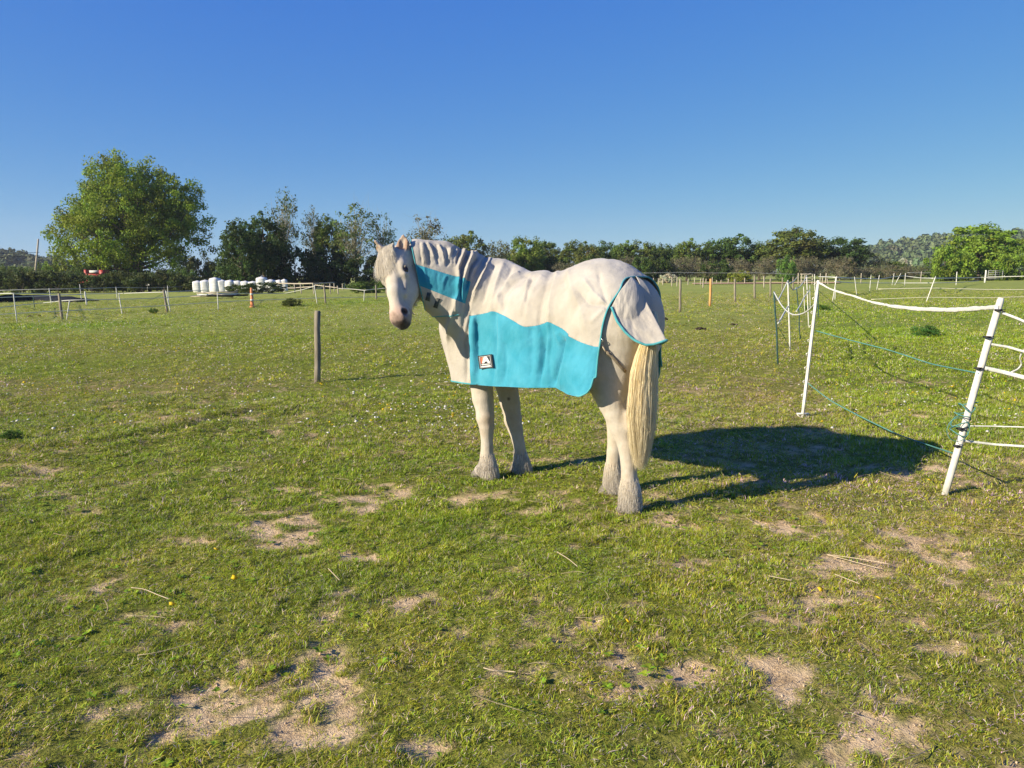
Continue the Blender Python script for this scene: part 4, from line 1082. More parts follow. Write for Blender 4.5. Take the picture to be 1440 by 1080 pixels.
m_blue = fabric('turquoise cotton', (.04, .31, .44), (.07, .37, .51), .16)
m_teal = fabric('teal binding', (.06, .30, .34), (.09, .36, .40), .0)
m_black = simple_mat('black webbing', (.012, .014, .016), (.03, .03, .035), 60, .7)
m_tab = simple_mat('dark tab', (.05, .055, .05), (.09, .095, .085), 80, .9)
m_strap = simple_mat('tan strap', (.45, .36, .24), (.55, .45, .31), 60, .8)

def proj_px(p):
    w = hw(p); y = w[..., 1]; z = w[..., 2] - CAM_H
    d = y * CP - z * SP; u = y * SP + z * CP
    return 720 + FPX * w[..., 0] / d, 540 - FPX * u / d
A8 = lambda L: [(600 + x / 4.908, 340 + y / 4.908) for x, y in L]       # traced on an enlargement of the flank
A9 = lambda L: [(590 + x / 9.0, 340 + y / 9.0) for x, y in L]           # ... of the neck
# (polyline, height in m: ridge > 0, valley < 0, width in px)
FOLDS = [
    (A8([(690, 235), (585, 305), (540, 370), (528, 480)]), -.020, 4.0), (A8([(640, 215), (560, 280), (500, 380), (495, 480)]), .014, 5.0),
    (A8([(590, 170), (540, 290), (500, 420), (490, 560)]), -.008, 3.5), (A8([(530, 150), (480, 300), (455, 430), (450, 520)]), .010, 5),
    (A8([(470, 160), (420, 300), (380, 440)]), -.010, 4), (A8([(420, 150), (360, 280), (310, 420)]), .012, 4.5),
    (A8([(400, 170), (330, 290), (285, 420), (262, 540)]), -.012, 4), (A8([(700, 260), (680, 380), (640, 520)]), .007, 4), 
    (A8([(730, 250), (695, 340), (690, 420)]), -.009, 3), (A8([(800, 230), (740, 330), (700, 440), (690, 560)]), .007, 6),
    (A8([(870, 215), (838, 310), (805, 440), (795, 540), (815, 640), (800, 900), (795, 1000)]), -.024, 5.5), (A8([(900, 215), (868, 320), (850, 440), (848, 560)]), .012, 5),
    (A8([(848, 560), (868, 660), (850, 800), (868, 1000)]), -.006, 4), (A8([(830, 560), (838, 700), (822, 850), (815, 1000)]), .008, 4),
    (A8([(960, 680), (935, 800), (900, 920), (880, 1010)]), -.018, 4.5), (A8([(1000, 640), (975, 780), (950, 920), (940, 1050)]), .014, 7),
    (A8([(920, 700), (900, 640), (935, 620), (960, 660)]), .005, 3),
    (A8([(1240, 430), (1150, 350), (1080, 250)]), .006, 3.5), (A8([(1240, 440), (1120, 430), (1040, 330)]), -.007, 4), (A8([(1230, 460), (1170, 520), (1120, 560)]), .006, 4),
    (A8([(1245, 430), (1200, 300), (1190, 200)]), -.006, 4), (A8([(980, 200), (1000, 330), (1060, 450), (1100, 600)]), .006, 5), (A8([(950, 260), (960, 420), (1000, 560)]), -.005, 5),
    (A8([(470, 490), (478, 700), (470, 960)]), -.010, 3.5), (A8([(500, 500), (510, 700), (500, 980)]), .007, 5), (A8([(540, 700), (550, 850), (530, 990)]), -.008, 2.5),
    (A8([(325, 520), (330, 700), (345, 960)]), .010, 4), (A8([(345, 560), (360, 750), (380, 930)]), -.008, 4), (A8([(640, 560), (660, 760), (650, 980)]), .005, 8), (A8([(720, 600), (735, 780), (730, 980)]), -.005, 6),
    # neck
    (A9([(2, 15), (10, 120), (30, 280)]), -.008, 2.0), (A9([(45, 15), (50, 100), (90, 310)]), .007, 1.7), (A9([(210, 45), (225, 120), (240, 210)]), -.009, 1.6), (A9([(270, 60), (300, 140), (345, 300)]), -.007, 1.6), (A9([(395, 90), (370, 160), (360, 250)]), .008, 1.8),
    (A9([(470, 100), (455, 200), (440, 330)]), .010, 2.0), (A9([(510, 105), (480, 180), (460, 300)]), -.012, 2.0), (A9([(690, 200), (640, 290), (600, 420)]), .012, 2.2), (A9([(330, 440), (300, 520), (290, 620)]), .004, 2.5), (A9([(230, 400), (220, 500), (240, 640)]), -.004, 2.5),
    (A9([(20, 20), (30, 150), (60, 300)]), .010, 2.4), (A9([(70, 30), (110, 160), (130, 320)]), -.010, 2.4), (A9([(100, 20), (150, 110), (190, 220)]), .012, 2.2), (A9([(170, 50), (190, 150), (250, 300)]), -.012, 2.4),
    (A9([(240, 50), (290, 130), (320, 290)]), .014, 2.4), (A9([(330, 80), (350, 190), (350, 330)]), -.010, 2.6), (A9([(370, 90), (400, 190), (420, 330)]), .012, 2.4), (A9([(430, 110), (400, 200), (430, 330)]), -.008, 2.2),
    (A9([(560, 120), (520, 230), (480, 340), (500, 460), (470, 620)]), .018, 3.2), (A9([(600, 170), (560, 260), (530, 350), (530, 520), (520, 720)]), -.018, 2.8),
    (A9([(660, 150), (630, 270), (580, 440), (545, 560), (545, 740)]), .018, 3.2), (A9([(720, 220), (640, 330), (620, 450), (580, 620)]), -.016, 3.0), (A9([(700, 320), (650, 420), (620, 520)]), .012, 2.6),
    (A9([(60, 320), (70, 420), (90, 540)]), .006, 2.4), (A9([(440, 720), (470, 800), (460, 900)]), .012, 3),
    ([(672, 352), (655, 378), (645, 410), (632, 455), (628, 500)], .012, 3.5), ([(685, 360), (668, 385), (655, 430), (650, 470)], -.014, 3.5), ([(662, 440), (655, 480), (657, 540)], -.012, 3),
]
def fold_height(V_):
    px, py = proj_px(V_); h = np.zeros(len(V_))
    for pl, amp, w in FOLDS:
        pl = np.array(pl); best = np.full(len(V_), 1e9); tt = np.zeros(len(V_))
        L_ = np.r_[0, np.cumsum(np.linalg.norm(np.diff(pl, axis=0), axis=1))]
        for i_ in range(len(pl) - 1):
            a, b_ = pl[i_], pl[i_ + 1]; ab = b_ - a
            s_ = np.clip(((px - a[0]) * ab[0] + (py - a[1]) * ab[1]) / (ab @ ab), 0, 1)
            d = np.hypot(px - a[0] - s_ * ab[0], py - a[1] - s_ * ab[1])
            u = d < best; best[u] = d[u]; tt[u] = ((L_[i_] + s_ * (L_[i_ + 1] - L_[i_])) / L_[-1])[u]
        fade = np.clip(np.minimum(tt * 20 + .5, (1 - tt) * 5 + .15), 0, 1)
        u_ = best / (w * .95)
        h += (1.9 if w >= 2.7 else 1.1) * amp * fade * (.5 * np.exp(-u_ ** 2) + .5 * np.exp(-1.8 * u_))
    return h

def clip_mesh(V_, T_, g, extra=()):
    """keep g > 0, cutting triangles exactly along g = 0"""
    s = g > 0; c = s[T_].sum(1)
    keep = T_[c == 3]; out = [keep]; EV = []; n0 = len(V_); newv = {}
    mixed = T_[(c == 1) | (c == 2)]; newV = []
    ex = [list() for _ in extra]
    def cut(a, b_):
        k = (a, b_) if a < b_ else (b_, a)
        if k not in newv:
            t_ = g[k[0]] / (g[k[0]] - g[k[1]]); newv[k] = n0 + len(newV)
            newV.append(V_[k[0]] + t_ * (V_[k[1]] - V_[k[0]]))
            for e, src in zip(ex, extra): e.append(src[k[0]] + t_ * (src[k[1]] - src[k[0]]))
        return newv[k]
    tr = []; edges = []
    for T3 in mixed.tolist():
        pos = [s[i_] for i_ in T3]
        if sum(pos) == 1:
            i_ = pos.index(True); a, b_, c_ = T3[i_], T3[(i_ + 1) % 3], T3[(i_ + 2) % 3]
            p, q = cut(a, b_), cut(a, c_); tr.append((a, p, q)); edges.append((p, q))
        else:
            i_ = pos.index(False); a, b_, c_ = T3[i_], T3[(i_ + 1) % 3], T3[(i_ + 2) % 3]
            p, q = cut(a, b_), cut(a, c_); tr.append((p, b_, c_)); tr.append((p, c_, q)); edges.append((q, p))
    V2 = np.vstack([V_, np.array(newV)]) if newV else V_
    T2 = np.vstack([keep, np.array(tr)]) if tr else keep
    E2 = [np.concatenate([e0, np.array(e)]) if len(e) else e0 for e0, e in zip(extra, ex)]
    used = np.unique(T2); mp = np.full(len(V2), -1); mp[used] = np.arange(len(used))
    ed = [(mp[a], mp[b_]) for a, b_ in edges]
    return V2[used], mp[T2], [e[used] for e in E2], ed
def chain_edges(ed):
    nb = {}
    for a, b_ in ed:
        if a == b_: continue
        nb.setdefault(a, []).append(b_); nb.setdefault(b_, []).append(a)
    seen = set(); lines = []
    starts = [k for k, v in nb.items() if len(v) == 1] + list(nb)
    for s0 in starts:
        if s0 in seen: continue
        line = [s0]; seen.add(s0); cur = s0
        while True:
            nx = [x for x in nb[cur] if x not in seen]
            if not nx: break
            cur = nx[0]; seen.add(cur); line.append(cur)
        if len(line) > 5: lines.append(line)
    return lines
def sheet(name, V_, T_, mat, parent, thick=.004, group=None):
    """closed cloth panel with real thickness"""
    n0 = len(V_)
    e1, e2 = V_[T_[:, 1]] - V_[T_[:, 0]], V_[T_[:, 2]] - V_[T_[:, 0]]
    fn = np.cross(e1, e2); vn = np.zeros_like(V_)
    for i_ in range(3): np.add.at(vn, T_[:, i_], fn)
    vn /= np.linalg.norm(vn, axis=1)[:, None] + 1e-12
    V2 = np.vstack([V_, V_ - vn * thick])
    E = np.vstack([T_[:, [0, 1]], T_[:, [1, 2]], T_[:, [2, 0]]]); key = np.sort(E, 1)
    _, inv, cnt = np.unique(key, axis=0, return_inverse=True, return_counts=True)
    B = E[cnt[inv.ravel()] == 1]
    side = np.vstack([np.stack([B[:, 1], B[:, 0], B[:, 0] + n0], -1), np.stack([B[:, 1], B[:, 0] + n0, B[:, 1] + n0], -1)])
    return link(name, hlink(name, V2, np.vstack([T_, T_[:, ::-1] + n0, side]), [mat]), parent)
def binding(name, V_, lines, r, mat, parent, sm=6):
    mb = MB()
    for ln_ in lines:
        p = V_[ln_].astype(float)
        for _ in range(sm): p[1:-1] = (p[:-2] + 2 * p[1:-1] + p[2:]) / 4
        p = p[::3] if len(p) > 12 else p
        mb.tube(p, r, 6)
    if not mb.V: return None
    return link(name, hlink(name, np.vstack(mb.V), [np.vstack(mb.Q), np.vstack(mb.T)], [mat]), parent)

H2 = 0.010
dr = Field((-0.42, -0.52, 0.45), (1.95, 0.75, 1.86), H2)
torso(dr)
dr.ell((1.42, 0.0, 1.02), (.25, .24, .30), .1)
for s_ in (1, -1):
    dr.chain([(0.13, 0.15 * s_, 1.15), (0.18, 0.17 * s_, 0.95), (0.18, .165 * s_, .80)], [0.20, 0.165, .12], 0.06)
    dr.chain([(1.24, 0.17 * s_, 1.0), (1.22, .17 * s_, .7)], [.13, .09], .06)
dr.F = np.minimum.accumulate(dr.F[:, :, ::-1], axis=2)[:, :, ::-1].copy()
neckf(dr)
dr.blur(9)
base_dr = dr
V1, Q1 = dr.nets(.021)
T1 = np.vstack([Q1[:, [0, 1, 2]], Q1[:, [0, 2, 3]]])
nr = dr.grad(V1)
V1 = V1 - nr * (dr.sample(V1) - .021)[:, None]
def dress(V_, nr, extra=0.0):
    h = fold_height(V_) * (V_[:, 1] > -.12)
    far = (V_[:, 1] < 0)
    h = h + far * .010 * fbm(V_[:, 0] * 7, V_[:, 2] * 2, 0, 3, 4)
    h = h + .0050 * fbm(V_[:, 0] * 8 + V_[:, 2] * 2, V_[:, 1] * 5, V_[:, 2] * 3, 3, 31) + .0028 * (.3 - np.abs(fbm(V_[:, 0] * 16 + V_[:, 2] * 9, V_[:, 1] * 14, V_[:, 2] * 7, 3, 44))) * 2
    return V_ + nr * (h + extra)[:, None]
sg = np.array([LS(a, b_, .33) for a, b_ in [(660, 445), (692, 438), (710, 444), (740, 460), (755, 458), (769, 452), (790, 462), (815, 478), (840, 487)]])
o = np.argsort(sg[:, 0]); 
def smooth_curve(xp, yp, lo, hi, k_=9):
    xd = np.linspace(lo, hi, 400); yd = np.interp(xd, xp, yp)
    for _ in range(k_ * 6): yd[1:-1] = (yd[:-2] + 2 * yd[1:-1] + yd[2:]) / 4
    return lambda v_: np.interp(v_, xd, yd)
zblue = smooth_curve(sg[o, 0], sg[o, 2], -.1, 1.3, 4)
hm = np.array([LS(a, b_, .35) for a, b_ in [(839, 530), (837.5, 543), (833, 551), (823, 556), (800, 553), (780, 545), (740, 544.5), (700, 543), (660, 541), (640, 538)]])
o2 = np.argsort(hm[:, 0]); zhem = lambda s: np.interp(s, hm[o2, 0], hm[o2, 2]) 
rr_ = np.array([LS(a, b_, t_) for a, b_, t_ in [(893, 391, .0), (884, 399, .15), (872, 410, .25), (858, 430, .3), (848, 465, .32), (841, 500, .34), (838, 540, .35)]])
o3 = np.argsort(rr_[:, 2]); srear = lambda z: np.interp(z, rr_[o3, 2], rr_[o3, 0])
nd = LP(600, 400, 5.46) - LP(690, 430, 5.6); nd /= np.linalg.norm(nd); ncut = LP(621, 400, 5.5) @ nd
g_rear = lambda V_: np.where(V_[:, 2] > 1.40, np.minimum(V_[:, 2] - 1.435 + np.abs(V_[:, 1]) * .0 + .9 * (V_[:, 0] + .125), 9), V_[:, 0] - srear(V_[:, 2]))
def on_surface(fl, px_, py_, off, Y0=5.2, Y1=6.2):
    for Y in np.arange(Y0, Y1, .005):
        if fl.sample(LP(px_, py_, Y)[None])[0] < off: return LP(px_, py_, Y)
    return LP(px_, py_, 5.5)
apex = on_surface(dr, 893, 391, .014, 4.3); shoulder_ = on_surface(dr, 875, 408, .014, 4.3); hip_ = on_surface(dr, 858, 430, .014, 4.3)

pr = np.array([apex, shoulder_, hip_] + [LS(a, b_, t_) for a, b_, t_ in [(848, 465, .33), (842, 500, .35), (838, 540, .38)]])
o3 = np.argsort(pr[:, 2]); srear = smooth_curve(pr[o3, 2], pr[o3, 0], .6, 1.7, 16)
g_rear = lambda V_: V_[:, 0] - srear(V_[:, 2]) + .6 * np.clip(V_[:, 2] - apex[2], 0, 1)
V1d = dress(V1, nr)
# flare: cloth stands off the horse towards the hem
fl_ = smooth(1.12 - V1[:, 2], 0, .4); sgn = np.sign(V1[:, 1])
V1d[:, 0] -= .17 * smooth(1.15 - V1[:, 2], 0, .5) * smooth(V1[:, 0], 1.28, 1.6)
V1d[:, 1] += sgn * fl_ * (.012 + .012 * np.sin(V1[:, 0] * 13 + 1) + .02 * smooth(.45 - V1[:, 0], 0, .3))
def off_skin(V_, gap):
    for _ in range(4):
        d_ = body.sample(V_); V_ = V_ + body.grad(V_) * np.clip(gap - d_, 0, .05)[:, None]
    return V_
V1d = off_skin(V1d, .007)
rug = empty('horse_rug', hw((0.6, 0, 0)), 'cream cotton rug with turquoise side panels and neck cover worn by the white horse', 'horse rug')
gr_ = g_rear(V1)
v, t_, (o_,), e_rear = clip_mesh(V1d, T1, gr_, (V1,))
gn = ncut - o_ @ nd + 10 * smooth(1.0 - o_[:, 2], 0, .01)
v, t_, (o_,), e_ = clip_mesh(v, t_, gn, (o_,))
# hem: the corner is rounded towards the rear
gh = o_[:, 2] - zhem(o_[:, 0])
v, t_, (o_,), e_hem = clip_mesh(v, t_, gh, (o_,))
gb = np.maximum(o_[:, 2] - zblue(o_[:, 0]), (o_[:, 0] - (1.150 - .0 * o_[:, 2])))
def outline_edges(V_, T_, test):
    E = np.vstack([T_[:, [0, 1]], T_[:, [1, 2]], T_[:, [2, 0]]]); key = np.sort(E, 1)
    u, inv, cnt = np.unique(key, axis=0, return_inverse=True, return_counts=True)
    B = u[cnt == 1]; mid = (V_[B[:, 0]] + V_[B[:, 1]]) / 2
    return [tuple(x) for x in B[test(mid)]]
vc, tc, (oc,), _ = clip_mesh(v, t_, gb, (o_,))
vb, tb, (ob,), _ = clip_mesh(v, t_, -gb, (o_,))
sheet('body_panel', vc, tc, m_cream, rug)
# the turquoise panel is a second cloth laid over the skirt, proud at its front edge
e1, e2 = vb[tb[:, 1]] - vb[tb[:, 0]], vb[tb[:, 2]] - vb[tb[:, 0]]; fn_ = np.cross(e1, e2); vn = np.zeros_like(vb)
for i_ in range(3): np.add.at(vn, tb[:, i_], fn_)
vn /= np.linalg.norm(vn, axis=1)[:, None] + 1e-12
vb2 = vb + vn * (.002 + .016 * smooth(ob[:, 0], 1.06, 1.15) * smooth(1.22 - ob[:, 2], 0, .15))[:, None]
for side_ in (1, -1):
    m_ = (ob[tb[:, 0], 1] * side_ > 0); us = np.unique(tb[m_]); mp = np.full(len(vb2), -1); mp[us] = np.arange(len(us))
    sheet('side_panel', vb2[us], mp[tb[m_]], m_blue, rug)
# binding along the rear edge, the hem and the front
rb = outline_edges(v, t_, lambda M_: (M_[:, 0] < .16))
binding('rear_binding', v, chain_edges(rb), .006, m_teal, rug)
hb_ = outline_edges(v, t_, lambda M_: (M_[:, 0] >= .10) & (M_[:, 2] < .86) & (M_[:, 0] < 1.16))
binding('hem_binding', v, chain_edges(hb_), .0045, m_blue, rug)
hb_ = outline_edges(v, t_, lambda M_: (M_[:, 2] < .86) & (M_[:, 0] >= 1.15))
binding('chest_binding', v, chain_edges(hb_), .006, m_teal, rug)

# neck cover: a looser layer over the neck and the front of the shoulder
nk = Field((1.00, -0.40, 0.85), (1.95, 0.95, 1.90), .008)
torso(nk); neckf(nk); nk.blur(5)
V2, Q2 = nk.nets(.022)
T2 = np.vstack([Q2[:, [0, 1, 2]], Q2[:, [0, 2, 3]]])
nr2 = nk.grad(V2); V2 = V2 - nr2 * (nk.sample(V2) - .022)[:, None]
V2d = dress(V2, nr2, .004)
V2d = off_skin(V2d, .010)
px, py = proj_px(V2)
# edges of the cover traced from the near side, carried round the neck as planes
def line_plane(pa, pb, Y, side):
    """signed distance to the plane through two traced points, standing square to the horse's near side of the neck"""
    a, b_ = LP(*pa, Y[0]), LP(*pb, Y[1]); out = LP(620, 395, 5.40) - LP(620, 395, 5.60); out /= np.linalg.norm(out)
    n_ = np.cross(b_ - a, out); n_ /= np.linalg.norm(n_)
    if (side - a) @ n_ < 0: n_ = -n_
    return lambda V_: (V_ - a) @ n_
inside = LP(630, 395, 5.45)
gA = line_plane((579, 345), (596, 424), (5.40, 5.40), inside)       # face opening
gB = line_plane((596, 420), (626, 444), (5.42, 5.44), inside)       # throat
gC = line_plane((624, 443.5), (662, 440), (5.44, 5.44), inside)
gD = line_plane((697, 352), (645, 450), (5.5, 5.5), inside)         # seam on the shoulder
g = np.minimum.reduce([gA(V2), gC(V2), gD(V2) + .0])
v, t_, (o_,), _ = clip_mesh(V2d, T2, g, (V2,))
sA = line_plane((575, 369), (662, 396), (5.44, 5.5), LP(600, 340, 5.45)); sB = line_plane((588, 400), (655, 427), (5.44, 5.5), LP(600, 340, 5.45))
sc_ = line_plane((652, 372), (651, 430), (5.5, 5.5), LP(600, 395, 5.45))
gs = np.minimum(-sA(o_), sB(o_))
gs = np.minimum(gs, line_plane((664, 385), (652, 430), (5.5, 5.5), inside)(o_))
gs = np.where(o_ @ (LP(620, 395, 5.40) - LP(620, 395, 5.60)) > inside @ (LP(620, 395, 5.40) - LP(620, 395, 5.60)) - .03, gs, -1)
vs, ts, _, _ = clip_mesh(v, t_, gs)
vn_, tn_, _, _ = clip_mesh(v, t_, -gs)
sheet('neck_cover', vn_, tn_, m_cream, rug)
sheet('neck_stripe', vs, ts, m_blue, rug)
oe = outline_edges(v, t_, lambda M_: (np.minimum(np.abs(gA(M_)), np.abs(gC(M_))) < .03) & (gD(M_) > .02))
binding('neck_binding', v, chain_edges(oe), .0042, m_teal, rug)
def on_surface(fl, px_, py_, off, Y0=5.2, Y1=6.2):
    for Y in np.arange(Y0, Y1, .01):
        if fl.sample(LP(px_, py_, Y)[None])[0] < off: return LP(px_, py_, Y)
    return LP(px_, py_, 5.5)
for quad in ([(601, 411), (606, 412), (604, 424), (598, 422)], [(614, 419), (619, 420), (615, 434), (609, 432)]):
    c = np.array([on_surface(nk, a, b_, .034, 5.0) for a, b_ in quad]); cdir = LP(610, 420, 5.2) - LP(610, 420, 5.3); cdir /= np.linalg.norm(cdir)
    vv = np.vstack([c + cdir * .006, c - cdir * .004])
    link('fastening_tab', hlink('fastening_tab', vv, np.array([[0, 1, 2, 3], [7, 6, 5, 4], [0, 4, 5, 1], [1, 5, 6, 2], [2, 6, 7, 3], [3, 7, 4, 0]]), [m_tab]), rug)

# tail flap: a tent over the tail
B_ = wh(P(938, 478, 4.45)); A_ = on_surface(dr, 889, 387, .012, 4.3)
bot = [on_surface(dr, a, b_, o_, 4.2) for a, b_, o_ in ((860, 432, .030), (868, 452, .05), (880, 468, .085), (893, 479, .125))]
bot += [wh(P(908, 485.5, 4.465)), wh(P(922, 484, 4.455)), B_]
bot = np.array(bot)
mirror = bot[::-1][1:].copy(); mirror[:, 1] = 2 * B_[1] - mirror[:, 1]; mirror[:, 1] = np.clip(mirror[:, 1], -.33, 1)
edge = np.vstack([bot, mirror]); k = np.r_[0, np.cumsum(np.linalg.norm(np.diff(edge, axis=0), axis=1))]; k /= k[-1]
NU, NV = 90, 46
uu = np.linspace(0, 1, NU); eb = np.stack([np.interp(uu, k, edge[:, i_]) for i_ in range(3)], -1)
kink = np.abs(uu - .5)
for _ in range(3): 
    e2_ = eb.copy(); e2_[1:-1] = (eb[:-2] + 2 * eb[1:-1] + eb[2:]) / 4; m_ = kink > .03; eb[m_] = e2_[m_]
vv = np.linspace(0.0, 1, NV)[:, None, None]
Gd = A_ + (eb[None] - A_) * (vv * .985 + .015)
U_, W_ = np.meshgrid(uu, np.linspace(0, 1, NV))
bul = np.sin(np.pi * np.clip(U_ * 2, 0, 1)) * np.sin(np.pi * W_ * .9) * .020 * (U_ < .5) + np.sin(np.pi * np.clip(U_ * 2 - 1, 0, 1)) * np.sin(np.pi * W_) * .03 * (U_ >= .5)
wr = .007 * fbm(U_ * 16 - W_ * 3, W_ * 4, 0, 3, 77) + .0035 * fbm(U_ * 34, W_ * 12, 0, 2, 78) + .006 * fbm(U_ * 9 + W_ * 5, W_ * 9 - U_ * 6, 0, 2, 80)
for _ in range(4):
    d_ = dr.sample(Gd); g_ = dr.grad(Gd); Gd = Gd + g_ * np.clip(.012 + .016 * smooth(W_, 0, .25) + .012 * smooth(U_, .15, .5) * smooth(W_, .15, .6) * (U_ <= .5) - d_, 0, .2)[..., None]
outn = np.where((U_ < .5)[..., None], np.array([-.35, .9, .2]), np.array([-.4, -.9, .2]))
Gd = Gd + outn * (bul + .7 * wr * smooth(W_, 0.05, .7) * (1 - np.exp(-((U_ - .5) / .03) ** 2)))[..., None]
ii = (np.arange(NV - 1)[:, None] * NU + np.arange(NU - 1)[None]).ravel()
q = np.stack([ii, ii + 1, ii + NU + 1, ii + NU], -1)
tt = np.vstack([q[:, [0, 1, 2]], q[:, [0, 2, 3]]])
Vf = Gd.reshape(-1, 3)
if np.cross(Vf[tt[100, 1]] - Vf[tt[100, 0]], Vf[tt[100, 2]] - Vf[tt[100, 0]]) @ [-.35, .9, .2] < 0: tt = tt[:, ::-1]
sheet('tail_flap', Vf, tt, m_cream, rug)
mb = MB(); mb.tube(Gd[-1] + np.array([-.003, .004, 0]), .008, 6)
link('tail_flap_binding', hlink('tail_flap_binding', np.vstack(mb.V), [np.vstack(mb.Q), np.vstack(mb.T)], [m_teal]), rug)
# leg strap and its little hook
mb = MB()
pts = [on_surface(dr, *q_, .02, 4.2) for q_ in ((845.5, 481), (847, 486), (850, 491), (852, 495))]
mb.tube(np.array(pts), .0085, 6, flat=.4)
link('hook_strap', hlink('hook_strap', np.vstack(mb.V), [np.vstack(mb.Q), np.vstack(mb.T)], [m_strap]), rug)
mb = MB(); pts = []
for a, b_ in [(852, 495), (857, 498), (863, 504), (869, 511), (875, 518), (880, 523)]:
    for Y in np.arange(4.4, 5.2, .004):
        if body.sample(LP(a, b_, Y)[None])[0] < .012: pts.append(LP(a, b_, Y)); break
if len(pts) > 2:
    mb.tube(np.array(pts), .011, 6, flat=.45)
    link('leg_strap', hlink('leg_strap', np.vstack(mb.V), [np.vstack(mb.Q), np.vstack(mb.T)], [simple_mat('olive strap', (.16, .13, .09), (.24, .20, .14), 60)]), rug)
m_metal, nt, b = new_mat('nickel'); b.inputs['Metallic'].default_value = 1; b.inputs['Base Color'].default_value = (.6, .6, .6, 1); b.inputs['Roughness'].default_value = .3
mb = MB(); c0 = on_surface(dr, 846, 479, .025, 4.2); th = np.linspace(0, 6.28, 13); mb.tube(np.array([c0 + [.009 * math.cos(x), 0, .009 * math.sin(x)] for x in th]), .0028, 5)
link('strap_hook', hlink('strap_hook', np.vstack(mb.V), [np.vstack(mb.Q), np.vstack(mb.T)], [m_metal]), rug)

# maker's patch on the turquoise panel
near_v = vb2[ob[:, 1] > 0]; near_px = np.stack(proj_px(near_v), -1)
def patch_pt(px_, py_, off):
    i_ = np.argmin((near_px[:, 0] - px_) ** 2 + (near_px[:, 1] - py_) ** 2)
    t0 = near_v[i_, 1]; return LS(px_, py_, t0 + off)
cor = [(672.0, 500.5), (691.5, 498), (694, 517), (674.5, 519)]
tm = np.mean([patch_pt(a, b_, .004)[1] for a, b_ in cor])
cor3 = np.array([LS(a, b_, tm + .014) for a, b_ in cor])
def bil(u, v_, off): return (cor3[0] * (1 - u) * (1 - v_) + cor3[1] * u * (1 - v_) + cor3[2] * u * v_ + cor3[3] * (1 - u) * v_) + np.array([0, off, 0])
def flat(name, polys, mat, off, parent, th=.0012):
    Vq, Fq = [], []
    for pl in polys:
        b0 = len(Vq); kk = len(pl)
        Vq += [bil(u, v_, off) for u, v_ in pl]; Fq.append(list(range(b0, b0 + kk)))
        Vq += [bil(u, v_, off - th) for u, v_ in pl]
        for i_ in range(kk): Fq.append([b0 + i_, b0 + (i_ + 1) % kk, b0 + kk + (i_ + 1) % kk, b0 + kk + i_])
    me = bpy.data.meshes.new(name); me.from_pydata([tuple(x) for x in (hw(np.array(Vq)) - np.array(horse.location))], [], Fq); me.materials.append(mat)
    return link(name, me, parent)
def flatm(name, c): 
    m, nt, b = new_mat(name); b.inputs['Base Color'].default_value = (*c, 1); b.inputs['Roughness'].default_value = .7; return m
mk = flatm('patch black', (.012, .014, .018)); mw = flatm('patch white', (.72, .72, .70)); mr = flatm('patch rust', (.36, .09, .04)); mg = flatm('patch grey', (.38, .38, .38)); mt = flatm('patch tan', (.5, .28, .17))
pat = flat('maker_patch', [[(0, 0), (1, 0), (1, 1), (0, 1)]], mk, .002, rug, .006)
def fr(x0, y0, x1, y1, w): return [[(x0, y0), (x1, y0), (x1, y0 + w), (x0, y0 + w)], [(x0, y1 - w), (x1, y1 - w), (x1, y1), (x0, y1)], [(x0, y0 + w), (x0 + w, y0 + w), (x0 + w, y1 - w), (x0, y1 - w)], [(x1 - w, y0 + w), (x1, y0 + w), (x1, y1 - w), (x1 - w, y1 - w)]]
flat('patch_frame', fr(.10, .08, .90, .93, .035), mg, .0035, pat)
flat('patch_rust_stripe', [[(.17, .15), (.34, .15), (.27, .60), (.17, .60)]], mr, .0035, pat)
flat('patch_tan_stripe', [[(.34, .15), (.46, .15), (.36, .60), (.27, .60)]], mt, .0035, pat)
flat('patch_emblem', [[(.46, .13), (.64, .13), (.84, .60), (.68, .60)] , [(.46, .13), (.55, .22), (.42, .60), (.27, .60)], [(.44, .40), (.72, .40), (.74, .48), (.42, .48)]], mw, .0045, pat)
flat('patch_lettering', [[(.22 + .085 * i_, .66), (.285 + .085 * i_, .66), (.285 + .085 * i_, .73), (.22 + .085 * i_, .73)] for i_ in range(7)] + [[(.18, .80), (.84, .80), (.84, .87), (.18, .87)]], mw, .0045, pat)
# ------------------------------------------------------------------ posts
m_white = simple_mat('white plastic', (.50, .49, .44), (.66, .65, .60), 14, .5, .15, .004)
m_wood = simple_mat('weathered post wood', (.13, .115, .085), (.30, .26, .20), 9, .9, .6, .01, (3, 3, .35))
m_pole = simple_mat('pale pole wood', (.30, .26, .20), (.44, .39, .31), 9, .9, .5, .01, (3, 3, .35))
m_orange = simple_mat('orange post', (.50, .25, .08), (.60, .31, .11), 9, .6, .2, .005)
m_cone = simple_mat('orange plastic', (.48, .17, .06), (.54, .21, .08), 9, .5, .1, .005)
m_green = simple_mat('dark green steel', (.02, .055, .05), (.04, .09, .085), 25, .5, .3, .004)
m_rope = simple_mat('white tape', (.42, .43, .39), (.60, .60, .55), 90, .7, .3, .002)

m_tape2 = simple_mat('cream tape', (.60, .56, .40), (.70, .66, .49), 40, .7, .2, .002)
m_grn = simple_mat('green poly wire', (.06, .17, .15), (.10, .26, .22), 60, .7, .2, .002)
m_wire = simple_mat('galvanised wire', (.25, .26, .26), (.36, .37, .37), 30, .5, .1, .001)

